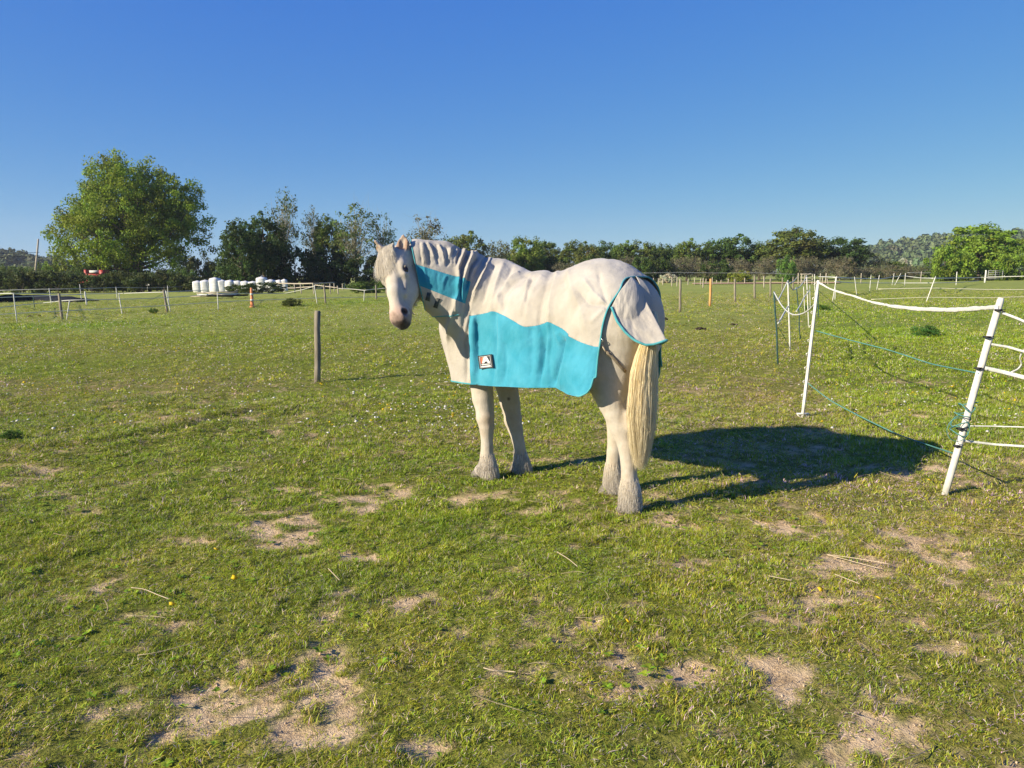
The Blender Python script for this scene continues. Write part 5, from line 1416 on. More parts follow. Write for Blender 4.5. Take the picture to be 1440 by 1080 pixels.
def stand(px, py, hpx):
    g = G(px, py) if py > 396 else GY(px, 140)
    Ymax = 1.35 * FPX / max(hpx, 4)
    if py < 404 and g[1] > Ymax: g = GY(px, Ymax)
    return g
def post(name, base, top, mat, r, label, group=None, kind='round', taper=.9):
    g = stand(*base, abs(base[1] - top[1])); tp = P(top[0], top[1], g[1] + .02)
    if g[1] > 30:                              # far posts: keep the traced height above their own foot
        tp = g + np.array([(top[0] - base[0]) / FPX * g[1], 0, (base[1] - top[1]) / FPX * g[1]])
    g = g - (tp - g) / np.linalg.norm(tp - g) * .06
    ax = (tp - g); L_ = np.linalg.norm(ax)
    mb = MB(); t_ = np.array([0, .25, .5, .75, .985, 1.0]); rr = r * (1 + (taper - 1) * t_); rr[-1] *= .8
    pts = t_[:, None] * ax; pts[1:4] += rng.normal(0, .006 if kind == 'round' else .002, (3, 3)) * [1, 1, 0]
    mb.tube(pts, rr, 9 if kind == 'round' else 4, cap=True)
    me = mb.mesh(name, mat, kind == 'round')
    if g[1] < 45 and kind != 'round':
        o = empty(name, g, label, 'fence post', group)
        link('shaft', me, o)
        return o, g, tp
    o = link(name, me, loc=g); tag(o, label, 'fence post', group)
    return o, g, tp
def plastic_post(base, top, label, r=.02, foot=False, lugs=8, group=None, name='electric_fence_post'):
    g = stand(*base, abs(base[1] - top[1])); tp = P(top[0], top[1], g[1]) if g[1] < 30 else g + np.array([(top[0] - base[0]) / FPX * g[1], 0, (base[1] - top[1]) / FPX * g[1]])
    o = empty(name, g, label, 'fence post', group); ax = tp - g
    t_ = np.linspace(-.03, 1, 7)[:, None]
    mb = MB(); mb.tube(t_ * ax, np.array([r] * 6 + [r * .7]), 4); link('shaft', mb.mesh('shaft', m_white, False), o)
    near_ = g[1] < 14
    if near_:
        mb = MB(); mb.tube(t_ * ax + [0, -r * .9, 0], r * .35, 4); link('rib', mb.mesh('rib', m_white, False), o)
        u = ax / np.linalg.norm(ax)
        lg = None
        for k_ in range(lugs):
            p = ax * (.16 + .80 * k_ / (lugs - 1)); mb = MB()
            mb.tube(np.array([p + [-r, 0, 0], p + [-r * 1.9, -.004, .004], p + [-r * 2.1, -.004, .018], p + u * .03 + [-r * 1.1, 0, 0]]), .0045, 5); link('tape_clip', mb.mesh('clip', m_white), o)
    if foot:
        p = ax * .025
        mb = MB(); mb.box(p + [0, 0, .012], (.125, .035, .012)); mb.tube(np.array([p + [-.06, 0, .006], p + [0, 0, -.05]]), .006, 4); mb.tube(np.array([p + [.06, 0, .006], p + [0, 0, -.05]]), .006, 4)
        link('foot_plate', mb.mesh('foot', m_white, False), o)
    return o, g, tp

# the near paddock corner on the right
L_o, L_g, L_t = plastic_post((1128.2, 588), (1150.7, 394), 'white plastic post with a foot plate where the thick white tape starts', .018, True, 9)
o, R_g, R_t = post('fence_post', (1328.5, 697), (1408, 419), m_white, .026, 'thick white square post leaning right, nearest to the camera', kind='square', taper=.97)
R_o = o
for k_, (a, b_) in enumerate([(1404, 436), (1388, 474), (1375, 518), (1350, 603), (1345, 627)]):
    p = P(a, b_, R_g[1] + .02) - R_o.location[:] if False else P(a, b_, R_g[1] - .005) - np.array(R_o.location)
    mb = MB(); mb.box(p, (.034, .034, .012), jitter=.001); mb.tube(p + np.array([[.01, -.022, 0], [.030, -.024, .008], [.030, -.024, -.010], [.01, -.022, -.005]]), .003, 5)
    link('insulator', mb.mesh('insulator', m_black, False), R_o)
# green twine knotted round the leaning post
mb = MB(); th = np.linspace(0, 26, 90); c0, c1 = P(1364, 566, R_g[1]), P(1347, 612, R_g[1])
pp = c0 + (c1 - c0) * (np.linspace(0, 1, 90) + .06 * np.sin(th * 1.7))[:, None] + np.stack([.055 * np.cos(th), .05 * np.sin(th), .01 * np.sin(th * 2.3)], -1) * (1 + .25 * np.sin(th * .9))[:, None]
mb.tube(pp, .0042, 5)
mb.tube(P(1352, 600, R_g[1]) + np.stack([-.05 + .075 * np.cos(th[:30]), -.05 + .0 * th[:30], .08 * np.sin(th[:30]) - .01], -1), .0025, 4)
tag(mb.build('knotted_twine', m_grn), 'tangle of green twine knotted round the leaning white post', 'twine')

post('fence_rod', (1094.2, 515), (1088.4, 410), m_green, .014, 'dark green rod at the left end of the sagging white rope', taper=1)
plastic_post((1111, 492), (1108, 394), 'white plastic post between the dark green rod and the near white post', .016)
plastic_post((1137.3, 461), (1134.4, 387), 'white plastic post with its foot just left of the near white post', .015)
post('fence_rod', (1126, 478), (1120, 404), m_green, .012, 'thin dark green rod between two white plastic posts', taper=1)
plastic_post((1131.8, 439), (1130, 403), 'short white plastic post behind the thin green rod', .015)
plastic_post((1139.5, 437), (1138.8, 401), 'thin cream post right of the short white one', .011)
post('fence_rod', (1150.7, 446), (1151, 412), m_green, .014, 'short dark green rod just behind the top of the near white post', taper=1)
plastic_post((1146.5, 432), (1142.9, 386), 'white post leaning behind the top of the near white post', .017)
plastic_post((1170.6, 424.4), (1174.6, 388.8), 'left one of two crossed white posts beyond the paddock corner', .022)
plastic_post((1174.3, 422.5), (1173, 390), 'right one of two crossed white posts beyond the paddock corner', .022)
plastic_post((1204.8, 415.6), (1200, 389.4), 'thin white post leaning left, next right of the crossed pair', .02)
plastic_post((1222.9, 408.8), (1223.5, 387.5), 'upright white post above the sagging tape, left of a leaning one', .025)
plastic_post((1232.9, 407.5), (1235.3, 386.9), 'slightly leaning white post above the middle of the sagging tape', .025)
plastic_post((1254.4, 401), (1256.2, 384.4), 'small far white post left of the crossed pair of the far fence', .03)
plastic_post((1258.2, 401), (1265.8, 384.4), 'far white post leaning strongly right', .03)
plastic_post((1272, 402.7), (1272, 384.4), 'far upright white post right of the strongly leaning one', .03)
plastic_post((1302.5, 425), (1312.9, 389), 'tall white post leaning right in the middle of the green paddock', .024)
post('fence_post', (1294.6, 397), (1294.6, 382), m_pole, .05, 'far wooden post behind the tall leaning white post')
plastic_post((1344.5, 401), (1344.2, 382.4), 'thick far white post left of the three small ones', .045)
for a, h0, h1, w in [(1349.6, 394, 384, 'left'), (1355.5, 393, 381.6, 'middle'), (1360.7, 392, 381.3, 'right')]:
    post('fence_post', (a, h0), (a, h1), m_white, .05, w + ' one of three small far posts between two thick ones')
post('fence_post', (1375.8, 396), (1376.1, 378.6), m_white, .09, 'thick pale gatepost left of the far metal gate')
post('fence_post', (1402.3, 393), (1402.6, 382), m_white, .07, 'pale post right of the far metal gate')
plastic_post((1437.7, 400), (1437.4, 379.3), 'far white post at the right edge of the picture', .045)
for (bx, by), (tx, ty), r_, lb in [((1122.5, 401), (1121.9, 384.4), .06, 'wooden post left of the far wooden gate'), ((1160.6, 401), (1161, 384.4), .06, 'wooden post right of the near white post top'), ((1153, 399), (1153, 384.4), .05, 'wooden post next left of it, over the near white post'),
                                   ((1210.4, 399), (1210.4, 384.4), .05, 'wooden post above the left part of the sagging tape'), ((1156.5, 400), (1156.5, 388.5), .06, 'short reddish post between two wooden ones'), ((1165, 401), (1162.5, 392), .04, 'short slanting stake by the near white post')]:
    post('fence_post', (bx, by), (tx, ty), m_pole, r_, lb)
# the line of wooden posts right of the horse
for (bx, by), (tx, ty), r_, m_, lb in [((956, 439), (956.5, 392), .050, m_wood, 'nearest wooden post right of the rump'), ((998.4, 431.3), (998, 392.5), .055, m_orange, 'bright orange-brown new wooden post'),
        ((1033.5, 425), (1032, 392.8), .055, m_wood, 'wooden post between the orange one and the yellow-green bush'), ((1061, 421), (1059.6, 388), .055, m_wood, 'tall wooden post right of the yellow-green bush'),
        ((1074.4, 405), (1073.4, 388.8), .055, m_pole, 'thin pale post behind the tall wooden one'), ((1083, 418), (1082.5, 392), .055, m_wood, 'wooden post left of the dark green rod'),
        ((1099.6, 409.4), (1099.6, 390.6), .055, m_wood, 'wooden post between the green rod and the white plastic post'), ((1115, 407.5), (1114.6, 389.4), .055, m_wood, 'wooden post just right of the second white plastic post')]:
    post('fence_post', (bx, by), (tx, ty), m_, r_, lb)
for a, h0, h1, lb in [(918.8, 401, 391, 'far thin post nearest the rump'), (926, 400.5, 392, 'far thin post left of the blossom bush'), (932, 401, 391, 'far thin post at the left of the blossom bush'), (944.6, 403, 390, 'far post at the right of the blossom bush'), (951.9, 403, 390, 'far post just left of the nearest wooden one'),
                      (967.5, 401, 392.5, 'far post right of the nearest wooden one'), (976.5, 400.5, 391, 'far post midway to the orange one'), (985, 400.5, 392, 'far post left of the orange one'), (988.5, 405, 391, 'taller far post left of the orange one'), (992.8, 399.5, 392, 'last far post before the orange one'),
                      (1001.5, 400.5, 390, 'far brown post just behind the orange one'), (1007.5, 399.5, 394, 'far short post right of the orange one'), (1013.8, 399.5, 394, 'second far short post right of the orange one'), (1024, 399.5, 392, 'far post left of the wooden one by the yellow-green bush'), (1047, 399.5, 391, 'far post in front of the yellow-green bush')]:
    post('fence_post', (a, h0), (a, h1), m_pole, .055, lb)
# left
post('fence_post', (446, 537.5), (446.5, 437), m_wood, .046, 'single grey round wooden post standing in the grass left of the horse')
plastic_post((23.9, 453.3), (18.8, 412), 'white plastic post at the left edge leaning left', .022)
post('fence_post', (87.8, 449.3), (82.9, 412.6), m_wood, .05, 'dark wooden post leaning left beside a slanting white one')
plastic_post((93.8, 449.4), (97.9, 421.7), 'white plastic post slanting right beside the dark wooden one', .022)
plastic_post((172.2, 444), (169.7, 419), 'white plastic post below the left half of the oak', .022)
post('fence_post', (235.3, 439.5), (232, 407.8), m_wood, .05, 'dark wooden post with a slanting white one behind it below the right of the oak')
plastic_post((239.7, 438.4), (234.9, 409), 'white plastic post leaning against the dark wooden one', .022)
plastic_post((307, 436.5), (307, 410.6), 'white plastic post in front of the white bales', .022)
plastic_post((446, 428), (443, 401), 'white plastic post beyond the single grey post', .022)
post('fence_post', (457.9, 428), (456.6, 400.6), m_wood, .05, 'wooden post right of a white plastic one beyond the single grey post')
plastic_post((511.6, 424), (512.9, 408), "short white post left of the horse's head", .022)
post('fence_post', (529.4, 422), (529, 401), m_wood, .05, "wooden post just left of the horse's cheek")
post('fence_post', (543, 413), (543, 403), m_wood, .05, "wooden post touching the outline of the horse's nose")
plastic_post((72.2, 427), (70.8, 405.7), 'grey-white post in front of the hedge near the left edge', .03)
plastic_post((115, 424.5), (114, 400), 'tall thin white post before the hedge', .025)
plastic_post((122, 429), (120.8, 410), 'thick short white post before the hedge', .045)
plastic_post((164.9, 420), (164.3, 403.6), 'thin white post before the hedge under the oak', .03)
plastic_post((168, 424), (168.4, 412), 'short white post close by the thin one under the oak', .03)
post('fence_rod', (47.9, 433), (48.6, 416), m_green, .022, 'dark bent rod near the left edge', taper=1)
plastic_post((207.8, 409), (207.8, 400), 'white post against the hedge right of the oak trunk', .05)
plastic_post((259.9, 406), (259.9, 396), 'white post at the right end of the hedge', .05)
plastic_post((237.5, 428), (237.2, 402), 'thin white post behind the pair below the oak', .02)
for (bx, by), (tx, ty), lb in [((415, 412), (414.4, 399.4), 'left one of the posts under the pole rail'), ((424, 413), (423, 400), 'second post under the pole rail'), ((441.5, 414), (440.6, 398.8), 'third post under the pole rail, left of a white one'), ((464.6, 413), (464.4, 398.8), 'post under the right end of the pole rail'),
                               ((470.4, 410), (470, 397.5), 'end post of the pole rail'), ((476, 414), (474.8, 402), 'low post just right of the pole rail'), ((482, 408), (481.6, 399), 'first small stake left of the brambles'), ((485, 406), (484.5, 398), 'second small stake left of the brambles'),
                               ((492, 406), (492, 397), 'third small stake left of the brambles'), ((496, 405.5), (496, 397), 'fourth small stake left of the brambles'), ((500, 405), (500, 397), 'fifth small stake at the brambles'), ((504, 405), (504, 396), 'sixth small stake at the brambles')]:
    post('fence_post', (bx, by), (tx, ty), m_pole, .05, lb)

# ------------------------------------------------------------------ tapes, ropes and wires
def strand(name, pts, mat, w, label, cat='fence tape', flat=1.0, group=None, n=40, noise=0.0, thick=None):
    """pts: (column, row, distance)"""
    q = np.array([P(*p) for p in pts]); k = np.r_[0, np.cumsum(np.linalg.norm(np.diff(q, axis=0), axis=1))]; k /= k[-1]
    t_ = np.linspace(0, 1, n); c = np.stack([np.interp(t_, k, q[:, i_]) for i_ in range(3)], -1)
    for _ in range(max(2, n // 12)): c[1:-1] = (c[:-2] + 2 * c[1:-1] + c[2:]) / 4
    if noise: c[1:-1] += rng.normal(0, noise, (n - 2, 3))
    mb = MB()
    if flat == 1.0: mb.tube(c, w, 5)
    else: mb.tube(c, w * np.ones(n) if thick is None else thick(t_) * w, 8, flat=flat)
    return tag(mb.build(name, mat), label, cat, group)
Yl, Yr = L_g[1], R_g[1]
yy = lambda x: Yl + (Yr - Yl) * (x - 1150) / (1404 - 1150)
strand('fence_tape', [(a, b_, yy(a)) for a, b_ in [(1148, 396), (1158, 401), (1170, 408), (1187, 412.5), (1203, 417), (1222, 424), (1250, 430), (1290, 434.5), (1340, 436), (1370, 434), (1404, 431.5)]], m_rope, .0165, 'thick white tape sagging between the near white post and the leaning post', flat=.22, n=90, noise=.0012, thick=lambda t_: .55 + .45 * smooth(t_, .25, .55) * (1 - .5 * smooth(t_, .85, 1)) + .10 * np.sin(t_ * 60))
strand('fence_rope', [(1410, 440, Yr), (1426, 446, 4.95), (1450, 456, 4.8)], m_rope, .010, 'white rope running right from the top of the leaning post')
strand('fence_tape', [(1394, 484, Yr), (1418, 488, 5.0), (1452, 498, 4.85)], m_rope, .008, 'upper pale tape right of the leaning post', flat=.3)
strand('fence_tape', [(1384, 517.5, Yr), (1410, 523, 5.0), (1452, 534, 4.85)], m_rope, .014, 'broad white tape right of the middle of the leaning post', flat=.25)
strand('fence_rope', [(1446, 490, 4.9), (1438, 494, 4.95), (1434, 503, 4.98), (1437, 512, 5.0), (1432, 519, 5.0), (1422, 523.5, 5.0)], m_rope, .0055, 'loose white loop hanging above the broad tape')
strand('fence_tape', [(1364, 599, Yr), (1400, 599.5, 5.0), (1452, 601, 4.85)], m_rope, .005, 'thin pale line at knee height right of the leaning post')
strand('fence_tape', [(1352, 619.5, Yr), (1398, 625, 5.0), (1452, 628.5, 4.85)], m_rope, .008, 'lowest pale tape right of the leaning post', flat=.35)
strand('fence_wire', [(1147, 465, Yl), (1190, 477, yy(1190)), (1250, 492, yy(1250)), (1310, 512, yy(1310)), (1376, 525, Yr)], m_grn, .0055, 'upper green strand stretched between the two near white posts', 'fence wire')
strand('fence_wire', [(1134, 537, Yl), (1165, 562, yy(1165)), (1210, 586, yy(1210)), (1262, 611, yy(1262)), (1300, 624, yy(1300)), (1348, 640, Yr)], m_grn, .006, 'lower green and white strand drooping between the two near white posts', 'fence wire')
YA = G(1094, 515)[1]; YB = G(1111, 492)[1]; YD = G(1126, 478)[1]; YC = G(1137, 461)[1]
ri = lambda x: YA + (Yl - YA) * (x - 1088) / 60
strand('fence_rope', [(a, b_, ri(a)) for a, b_ in [(1088.4, 410.5), (1094, 421), (1100, 431), (1107, 438), (1114, 442.5), (1122, 443), (1131, 440.5), (1139, 435), (1146, 427)]], m_rope, .010, 'white rope hanging in a deep loop between the green rod and near white post')
strand('fence_rope', [(1088.6, 411, YA), (1090, 421, YA + .3), (1094, 423, YA + .6), (1100, 411, YB - .3), (1108, 395, YB)], m_rope, .010, 'white rope from the green rod up to the white plastic post')
strand('fence_rope', [(1108.5, 396, YB), (1111, 403, YB + .2), (1115, 408, YB + .5), (1118.5, 407, YD - .2), (1120, 404, YD)], m_rope, .010, 'short sagging rope between the white plastic post and the thin green rod')
strand('fence_rope', [(1121, 406, YD), (1126, 402, YD + .5), (1131, 395, YC - .5), (1134.5, 388, YC)], m_rope, .010, 'rope from the thin green rod up to the tall white plastic post')
strand('fence_rope', [(1094, 455, YA - .02), (1098, 449, YA + .1), (1101, 443, YA + .3), (1108, 431, YB)], m_rope, .013, 'frayed white rope end tied to the dark green rod')
strand('fence_rope', [(1120, 438, 11.2), (1125, 430, 12), (1131, 418, 13), (1139, 408, 14)], m_rope, .009, 'thin rope rising behind the deep white loop')
strand('fence_wire', [(1094.5, 460, YA), (1103, 474, YA + .4), (1111, 490, YB)], m_grn, .005, 'dark strand from the green rod down to the foot of the white post', 'fence wire')
strand('fence_rope', [(1109, 399, YB), (1116, 396, 20), (1121.5, 389, 60)], m_rope, .012, 'rope running back to the far wooden gate')
# far strands on the right
for k_, (pts, w, m_, lb) in enumerate([
    ([(1151, 389, 60), (1174, 390, 44), (1200, 391.5, 52), (1223, 392, 56), (1240, 392.5, 60), (1256, 389, 70), (1272, 388, 70)], .035, m_rope, 'upper far white tape over the sagging near tape'),
    ([(1272, 388, 70), (1294, 391, 66), (1312, 391.5, 44), (1344, 391, 66), (1376, 390.5, 80), (1437, 388, 74), (1470, 388, 74)], .035, m_rope, 'upper far white tape right of the leaning far post'),
    ([(1174, 396, 44), (1200, 398, 52), (1223, 398, 60), (1272, 398, 66), (1312, 398, 60), (1344, 397.5, 66), (1376, 395, 80)], .03, m_rope, 'lower far white tape across the end of the green paddock'),
    ([(1235, 406.5, 52), (1310, 405, 52), (1380, 407, 52), (1470, 407.5, 52)], .024, m_tape2, 'pale line low over the grass beyond the leaning white post'),
    ([(1225, 421, 37), (1302, 418, 37), (1380, 419, 37), (1470, 416.5, 37)], .015, m_tape2, 'thin pale line nearest beyond the sagging tape'),
    ([(1276, 383.5, 100), (1344, 384, 100), (1376, 382, 100), (1437, 381, 100), (1470, 381, 100)], .03, m_wire, 'highest far wire in front of the bright green trees')]):
    strand('fence_tape', pts, m_, w, lb)
strand('fence_wire', [(905, 384, 100), (960, 383, 100), (1010, 384, 100), (1060, 383.5, 100), (1120, 386, 100)], m_wire, .02, 'thin far wire along the foot of the treeline', 'fence wire')
strand('fence_wire', [(956, 398, 34), (998, 397.5, 39), (1032, 397, 44), (1060, 393, 48), (1083, 396, 52)], m_wire, .006, 'thin wire on the wooden posts right of the rump', 'fence wire')
# strands on the left
dL = lambda x, y: max(14.0, 1.62 * FPX / max(y - 385 + 24, 8))
YL = lambda x: 27 + (x - 24) * .018
for pts, w, m_, lb in [
    ([(-20, 443.5, 26), (24, 440.5, 27), (94, 437, 28), (172, 433, 30.5), (237, 429.5, 33), (307, 424.5, 35), (354, 422.5, 37.5), (446, 419, 41.5), (512, 418, 46), (545, 416.5, 50)], .016, m_tape2, 'long cream tape on the nearest row of posts left of the horse'),
    ([(-20, 435, 26), (20, 430, 27), (60, 426, 40), (98, 421.8, 28), (170, 421, 30.5), (235, 419, 33), (300, 414, 35)], .014, m_rope, 'middle white tape left of the horse'),
    ([(-20, 419, 40), (20, 417.5, 42), (72, 416, 44), (114, 413.5, 44), (165, 412.8, 50), (237, 410.5, 44), (290, 408, 56)], .022, m_rope, 'white tape in front of the hedge at waist height'),
    ([(-20, 413, 40), (19, 412.5, 27), (71, 413, 44), (114, 414.5, 44)], .016, m_rope, 'short white tape near the left edge of the picture'),
    ([(-20, 409, 44), (71, 406, 44), (114, 406.5, 44), (164, 404, 50), (208, 405, 70), (260, 403, 80)], .018, m_wire, 'grey wire highest before the hedge'),
    ([(307, 413, 35), (350, 412.5, 50), (400, 412.8, 60), (425, 407.5, 52), (443, 402, 41)], .018, m_rope, 'white tape from the post before the bales up to the pole rail'),
    ([(476, 405.5, 55), (495, 406.5, 55), (512.5, 408.3, 47), (529, 406.5, 48), (545, 405, 48)], .020, m_rope, "white tape by the horse's head above the cream one")]:
    strand('fence_tape', pts, m_, w, lb)
# pole rail with its lower bars
def rail(a, b_, Y0, Y1, r_, label, m_=None):
    p, q = P(*a, Y0), P(*b_, Y1); mb = MB(); t_ = np.linspace(0, 1, 6)[:, None]; mb.tube(p + (q - p) * t_ + rng.normal(0, .015, (6, 3)), r_, 7)
    return tag(mb.build('rail', m_ or m_pole), label, 'rail')
rail((386, 398.3), (440.6, 399), 74, 66, .055, 'left length of the long top pole rail')
rail((440.6, 399.2), (470, 397.3), 66, 72, .055, 'right length of the long top pole rail')
rail((405, 405), (441, 403.5), 70, 66, .045, 'lower bar under the left of the pole rail')
rail((443, 401), (475, 405), 64, 62, .04, 'slanting bar under the right of the pole rail')
rail((446, 407), (464.5, 401.5), 64, 68, .035, 'bar slanting up to the right under the pole rail')
rail((1126, 385.8), (1142.5, 385.8), 78, 78, .06, 'top bar of the far wooden gate')
rail((1126, 390.5), (1142.5, 390.5), 78, 78, .045, 'middle bar of the far wooden gate')
rail((1126, 395), (1142.5, 395), 78, 78, .045, 'bottom bar of the far wooden gate')
for a in (1126.5, 1131.5, 1142): post('fence_post', (a, 400), (a, 385.5), m_pole, .06, {1126.5: 'left', 1131.5: 'middle', 1142: 'right'}[a] + ' upright of the far wooden gate')
# far metal gate on the right
g0 = GY(1389.5, 96); o = empty('metal_gate', g0, 'far metal field gate under the bright green trees', 'gate')
wg, hg = 20 / FPX * 96, 11 / FPX * 96
for k_ in range(5): mb = MB(); mb.tube(np.array([[-wg / 2, 0, .25 + hg * k_ / 4], [wg / 2, 0, .25 + hg * k_ / 4]]), .03, 5); link('bar', mb.mesh('bar', m_wire), o)
for x_ in (-wg / 2, 0, wg / 2): mb = MB(); mb.tube(np.array([[x_, 0, .2], [x_, 0, .3 + hg]]), .035, 5); link('upright', mb.mesh('upright', m_wire), o)

# ------------------------------------------------------------------ things about the field
# orange marker post
g0 = G(354.7, 432.5); H_ = 27.5 / FPX * g0[1]; o = empty('marker_post', g0, 'orange plastic marker post with pale bands in front of the bales', 'marker')
mb = MB(); mb.tube(np.array([[0, 0, 0], [0, 0, .06], [0, 0, .07], [0, 0, H_ * .8], [0, 0, H_]]), np.array([.14, .13, .085, .07, .055]), 12); link('shaft', mb.mesh('shaft', m_cone), o)
for z_ in (.33, .62): mb = MB(); mb.tube(np.array([[0, 0, H_ * z_], [0, 0, H_ * (z_ + .10)]]), np.array([.082, .078]), 12); link('band', mb.mesh('band', m_rope), o)
# wrapped bales
m_wrap = simple_mat('bale wrap', (.52, .52, .50), (.66, .66, .65), 3, .35, .5, .06, (1, 1, 3))
def bale(px, yt, yb, wpx, label, Y=76):
    g0 = GY(px, Y); h_ = (yb - yt) / FPX * Y; w_ = wpx / FPX * Y / 2 * 1.14
    n_, m_ = 14, 20; z_ = np.linspace(0, 1, n_)[:, None]; th = np.linspace(0, 2 * np.pi, m_, endpoint=False)[None]
    prof = np.interp(z_, [0, .06, .2, .85, .96, 1], [.85, .97, 1.0, 1.0, .88, .0]); s_ = rng.uniform(0, 99)
    lump = 1 + .07 * fbm(np.cos(th) * 1.5 + s_, np.sin(th) * 1.5 + z_ * 2, 0, 3, 7) + .02 * np.sin(z_ * 30)
    sq = 1 / (np.abs(np.cos(th)) ** 4 + np.abs(np.sin(th)) ** 4) ** .18
    v = np.stack([w_ * prof * lump * sq * np.cos(th), w_ * prof * lump * sq * np.sin(th), h_ * np.clip(z_ + 0 * th, 0, .97) + .05 * h_ * (prof < .5)], -1).reshape(-1, 3)
    i = np.arange(n_ - 1)[:, None] * m_; j = np.arange(m_)[None]; j2 = (j + 1) % m_
    me = mesh_from('bale', v, np.stack([i + j, i + j2, i + m_ + j2, i + m_ + j], -1).reshape(-1, 4), True, [m_wrap])
    o = link('wrapped_bale', me, loc=g0 + [0, 0, (408.5 - yb) / FPX * Y * .5], rot=(rng.normal(0, .04), rng.normal(0, .04), rng.uniform(-.3, .3)))
    tag(o, label, 'bale', 'white wrapped bales by the dark trees')
for px, yt, yb, w, lb in [(284, 392, 408, 11, 'white wrapped bale at the left end of the row'), (295, 391.5, 409, 11.5, 'second white bale from the left, standing close to the first'), (308, 388.3, 409, 13, 'tall white bale, third from the left'), (318.5, 391, 408, 10, 'white bale just right of the tall one'),
                          (329, 391, 407, 11, 'white bale behind the left of the bramble heap'), (339.5, 391.5, 406, 10.5, 'white bale behind the middle of the bramble heap'), (350, 392, 406, 10.5, 'white bale behind the orange marker post'), (361, 392.5, 406, 11, 'low white bale right of the marker post'),
                          (373.5, 388, 409, 13, 'tall white bale near the right end of the row'), (385.5, 392.3, 410, 13, 'last brightly lit white bale of the row'), (396.5, 392.5, 409, 9, 'shaded bale under the overhanging green'), (405, 391, 408, 7, 'narrow shaded bale at the right end of the row')]:
    bale(px, yt, yb, w, lb)
def shrub(px, yt, yb, w, Y, col, label, cat='bush', name='bush', kind='bush'):
    g0 = GY(px, Y); g1 = G(px, yb) if yb > 400 else g0
    if yb > 400: g0 = g1; Y = g0[1]
    fam, H0, W0 = {'bush': (V_bush, 3.9, 6), 'scrub': (V_scrub, 4.9, 7)}[kind]
    s_ = (yb - yt) / FPX * Y / H0; sw = w / FPX * Y / W0
    return plant_tree(name, fam[rng.integers(0, len(fam))], g0, (sw, sw, s_), col, label, cat, None, rng.uniform(0, 6))
shrub(368, 396, 413, 64, 60, (.40, .48, .5), 'dark bramble heap lying in front of the bales', 'bramble', 'bramble_heap')
shrub(335, 399, 412, 40, 60, (.42, .5, .5), 'low left part of the brambles before the bales', 'bramble', 'bramble_heap')
b_o = shrub(398, 385, 396, 24, 90, (.8, .85, .7), 'green growth spilling over the right-hand bales'); b_o.location.z += 1.15
shrub(518, 394, 412, 60, 60, (.7, .85, .7), "low sunlit brambles left of the horse's muzzle", 'bramble', 'bramble_heap')
shrub(545, 392, 410, 36, 60, (.8, .95, .7), "bramble bush at the horse's muzzle", 'bramble', 'bramble_heap')
shrub(410, 419, 431, 34, 40, (.55, .55, .6), 'low weedy mound beyond the single grey post', 'weed mound', 'weedy_mound')
shrub(216, 433, 441, 14, 40, (.6, .8, .7), 'small dark weed left of the dark wooden post under the oak', 'weed', 'weed_clump')
shrub(1303, 457, 474, 46, 20, (.55, .95, .9), 'dark bluish thistle clump in the green paddock', 'thistle', 'thistle_clump')
shrub(14, 604, 618, 36, 10, (.55, .8, .7), 'low dark weed clump at the left edge of the picture', 'weed', 'weed_clump')
shrub(1148, 428, 436, 40, 20, (.8, 1.1, .8), 'low green tuft behind the near white post', 'weed', 'weed_clump')
# hedge on the left
r_ = np.random.default_rng(5); n = 900
hx = r_.uniform(-130, 276, n); Yh = 80 + r_.normal(0, .8, n)
topr = 384 + 3.5 * fbm(hx * .03, 0, 0, 3, 12) + 5 * smooth(hx, 215, 276) + 6 * np.exp(-((hx - 146) / 16) ** 2)
base_ = np.array([GY(a, Y_)[2] for a, Y_ in zip(hx, Yh)])
hz = base_ + (CAM_H + (385 - topr) / FPX * Yh - base_) * r_.random(n) ** .6
hX = (hx - 720) / FPX * Yh * 1.005
v, q, c = leaf_cloud(r_, np.c_[hX, Yh, hz], r_.uniform(.25, .55, n), 60, .085, (.080, .105, .028), .3)
org = GY(70, 80); hedge = empty('hedge', org, 'long low bramble hedge along the field edge on the left', 'hedge')
link('foliage', mesh_from('hedge foliage', v - org, q, False, [m_leaf], attrs={'leaf': c}), hedge)
mb = MB()
for k_ in range(170):
    i_ = r_.integers(0, n); p = np.array([hX[i_], Yh[i_], base_[i_] - .1]); mb.tube(np.array([p, p + [r_.normal(0, .2), 0, .6], p + [r_.normal(0, .4), r_.normal(0, .2), r_.uniform(.9, 1.6)]]) - org, np.array([.03, .02, .01]), 4, cap=False)
tag(link('stems', mb.mesh('hedge stems', m_bark), hedge), kind='stuff')
# long heap under black sheeting
m_sheet = simple_mat('black sheeting', (.010, .012, .018), (.02, .022, .028), 2, .85, .5, .05, None, .05)
hp = []; N_ = 60
for i_ in range(N_):
    a = -90 + (138 + 90) * i_ / (N_ - 1); Y_ = 52.0 + 2.5 * math.sin(i_ * .2); g0 = GY(a, Y_); e = math.sin(math.pi * (i_ + .0001) / (N_ - 1)) ** .35 * (.50 + .10 * fbm(np.array([i_ * .3]), 0, 0, 2, 3)[0])
    for k_ in range(9): th = math.pi * k_ / 8; hp.append([g0[0], g0[1] - 1.0 * math.cos(th), g0[2] - .05 + e * math.sin(th) ** .6])
i0 = (np.arange(N_ - 1)[:, None] * 9 + np.arange(8)[None]).ravel()
tag(link('sheeted_heap', mesh_from('sheeted heap', np.array(hp), np.stack([i0, i0 + 9, i0 + 10, i0 + 1], -1), True, [m_sheet])), 'long low heap under black sheeting before the hedge', 'heap')
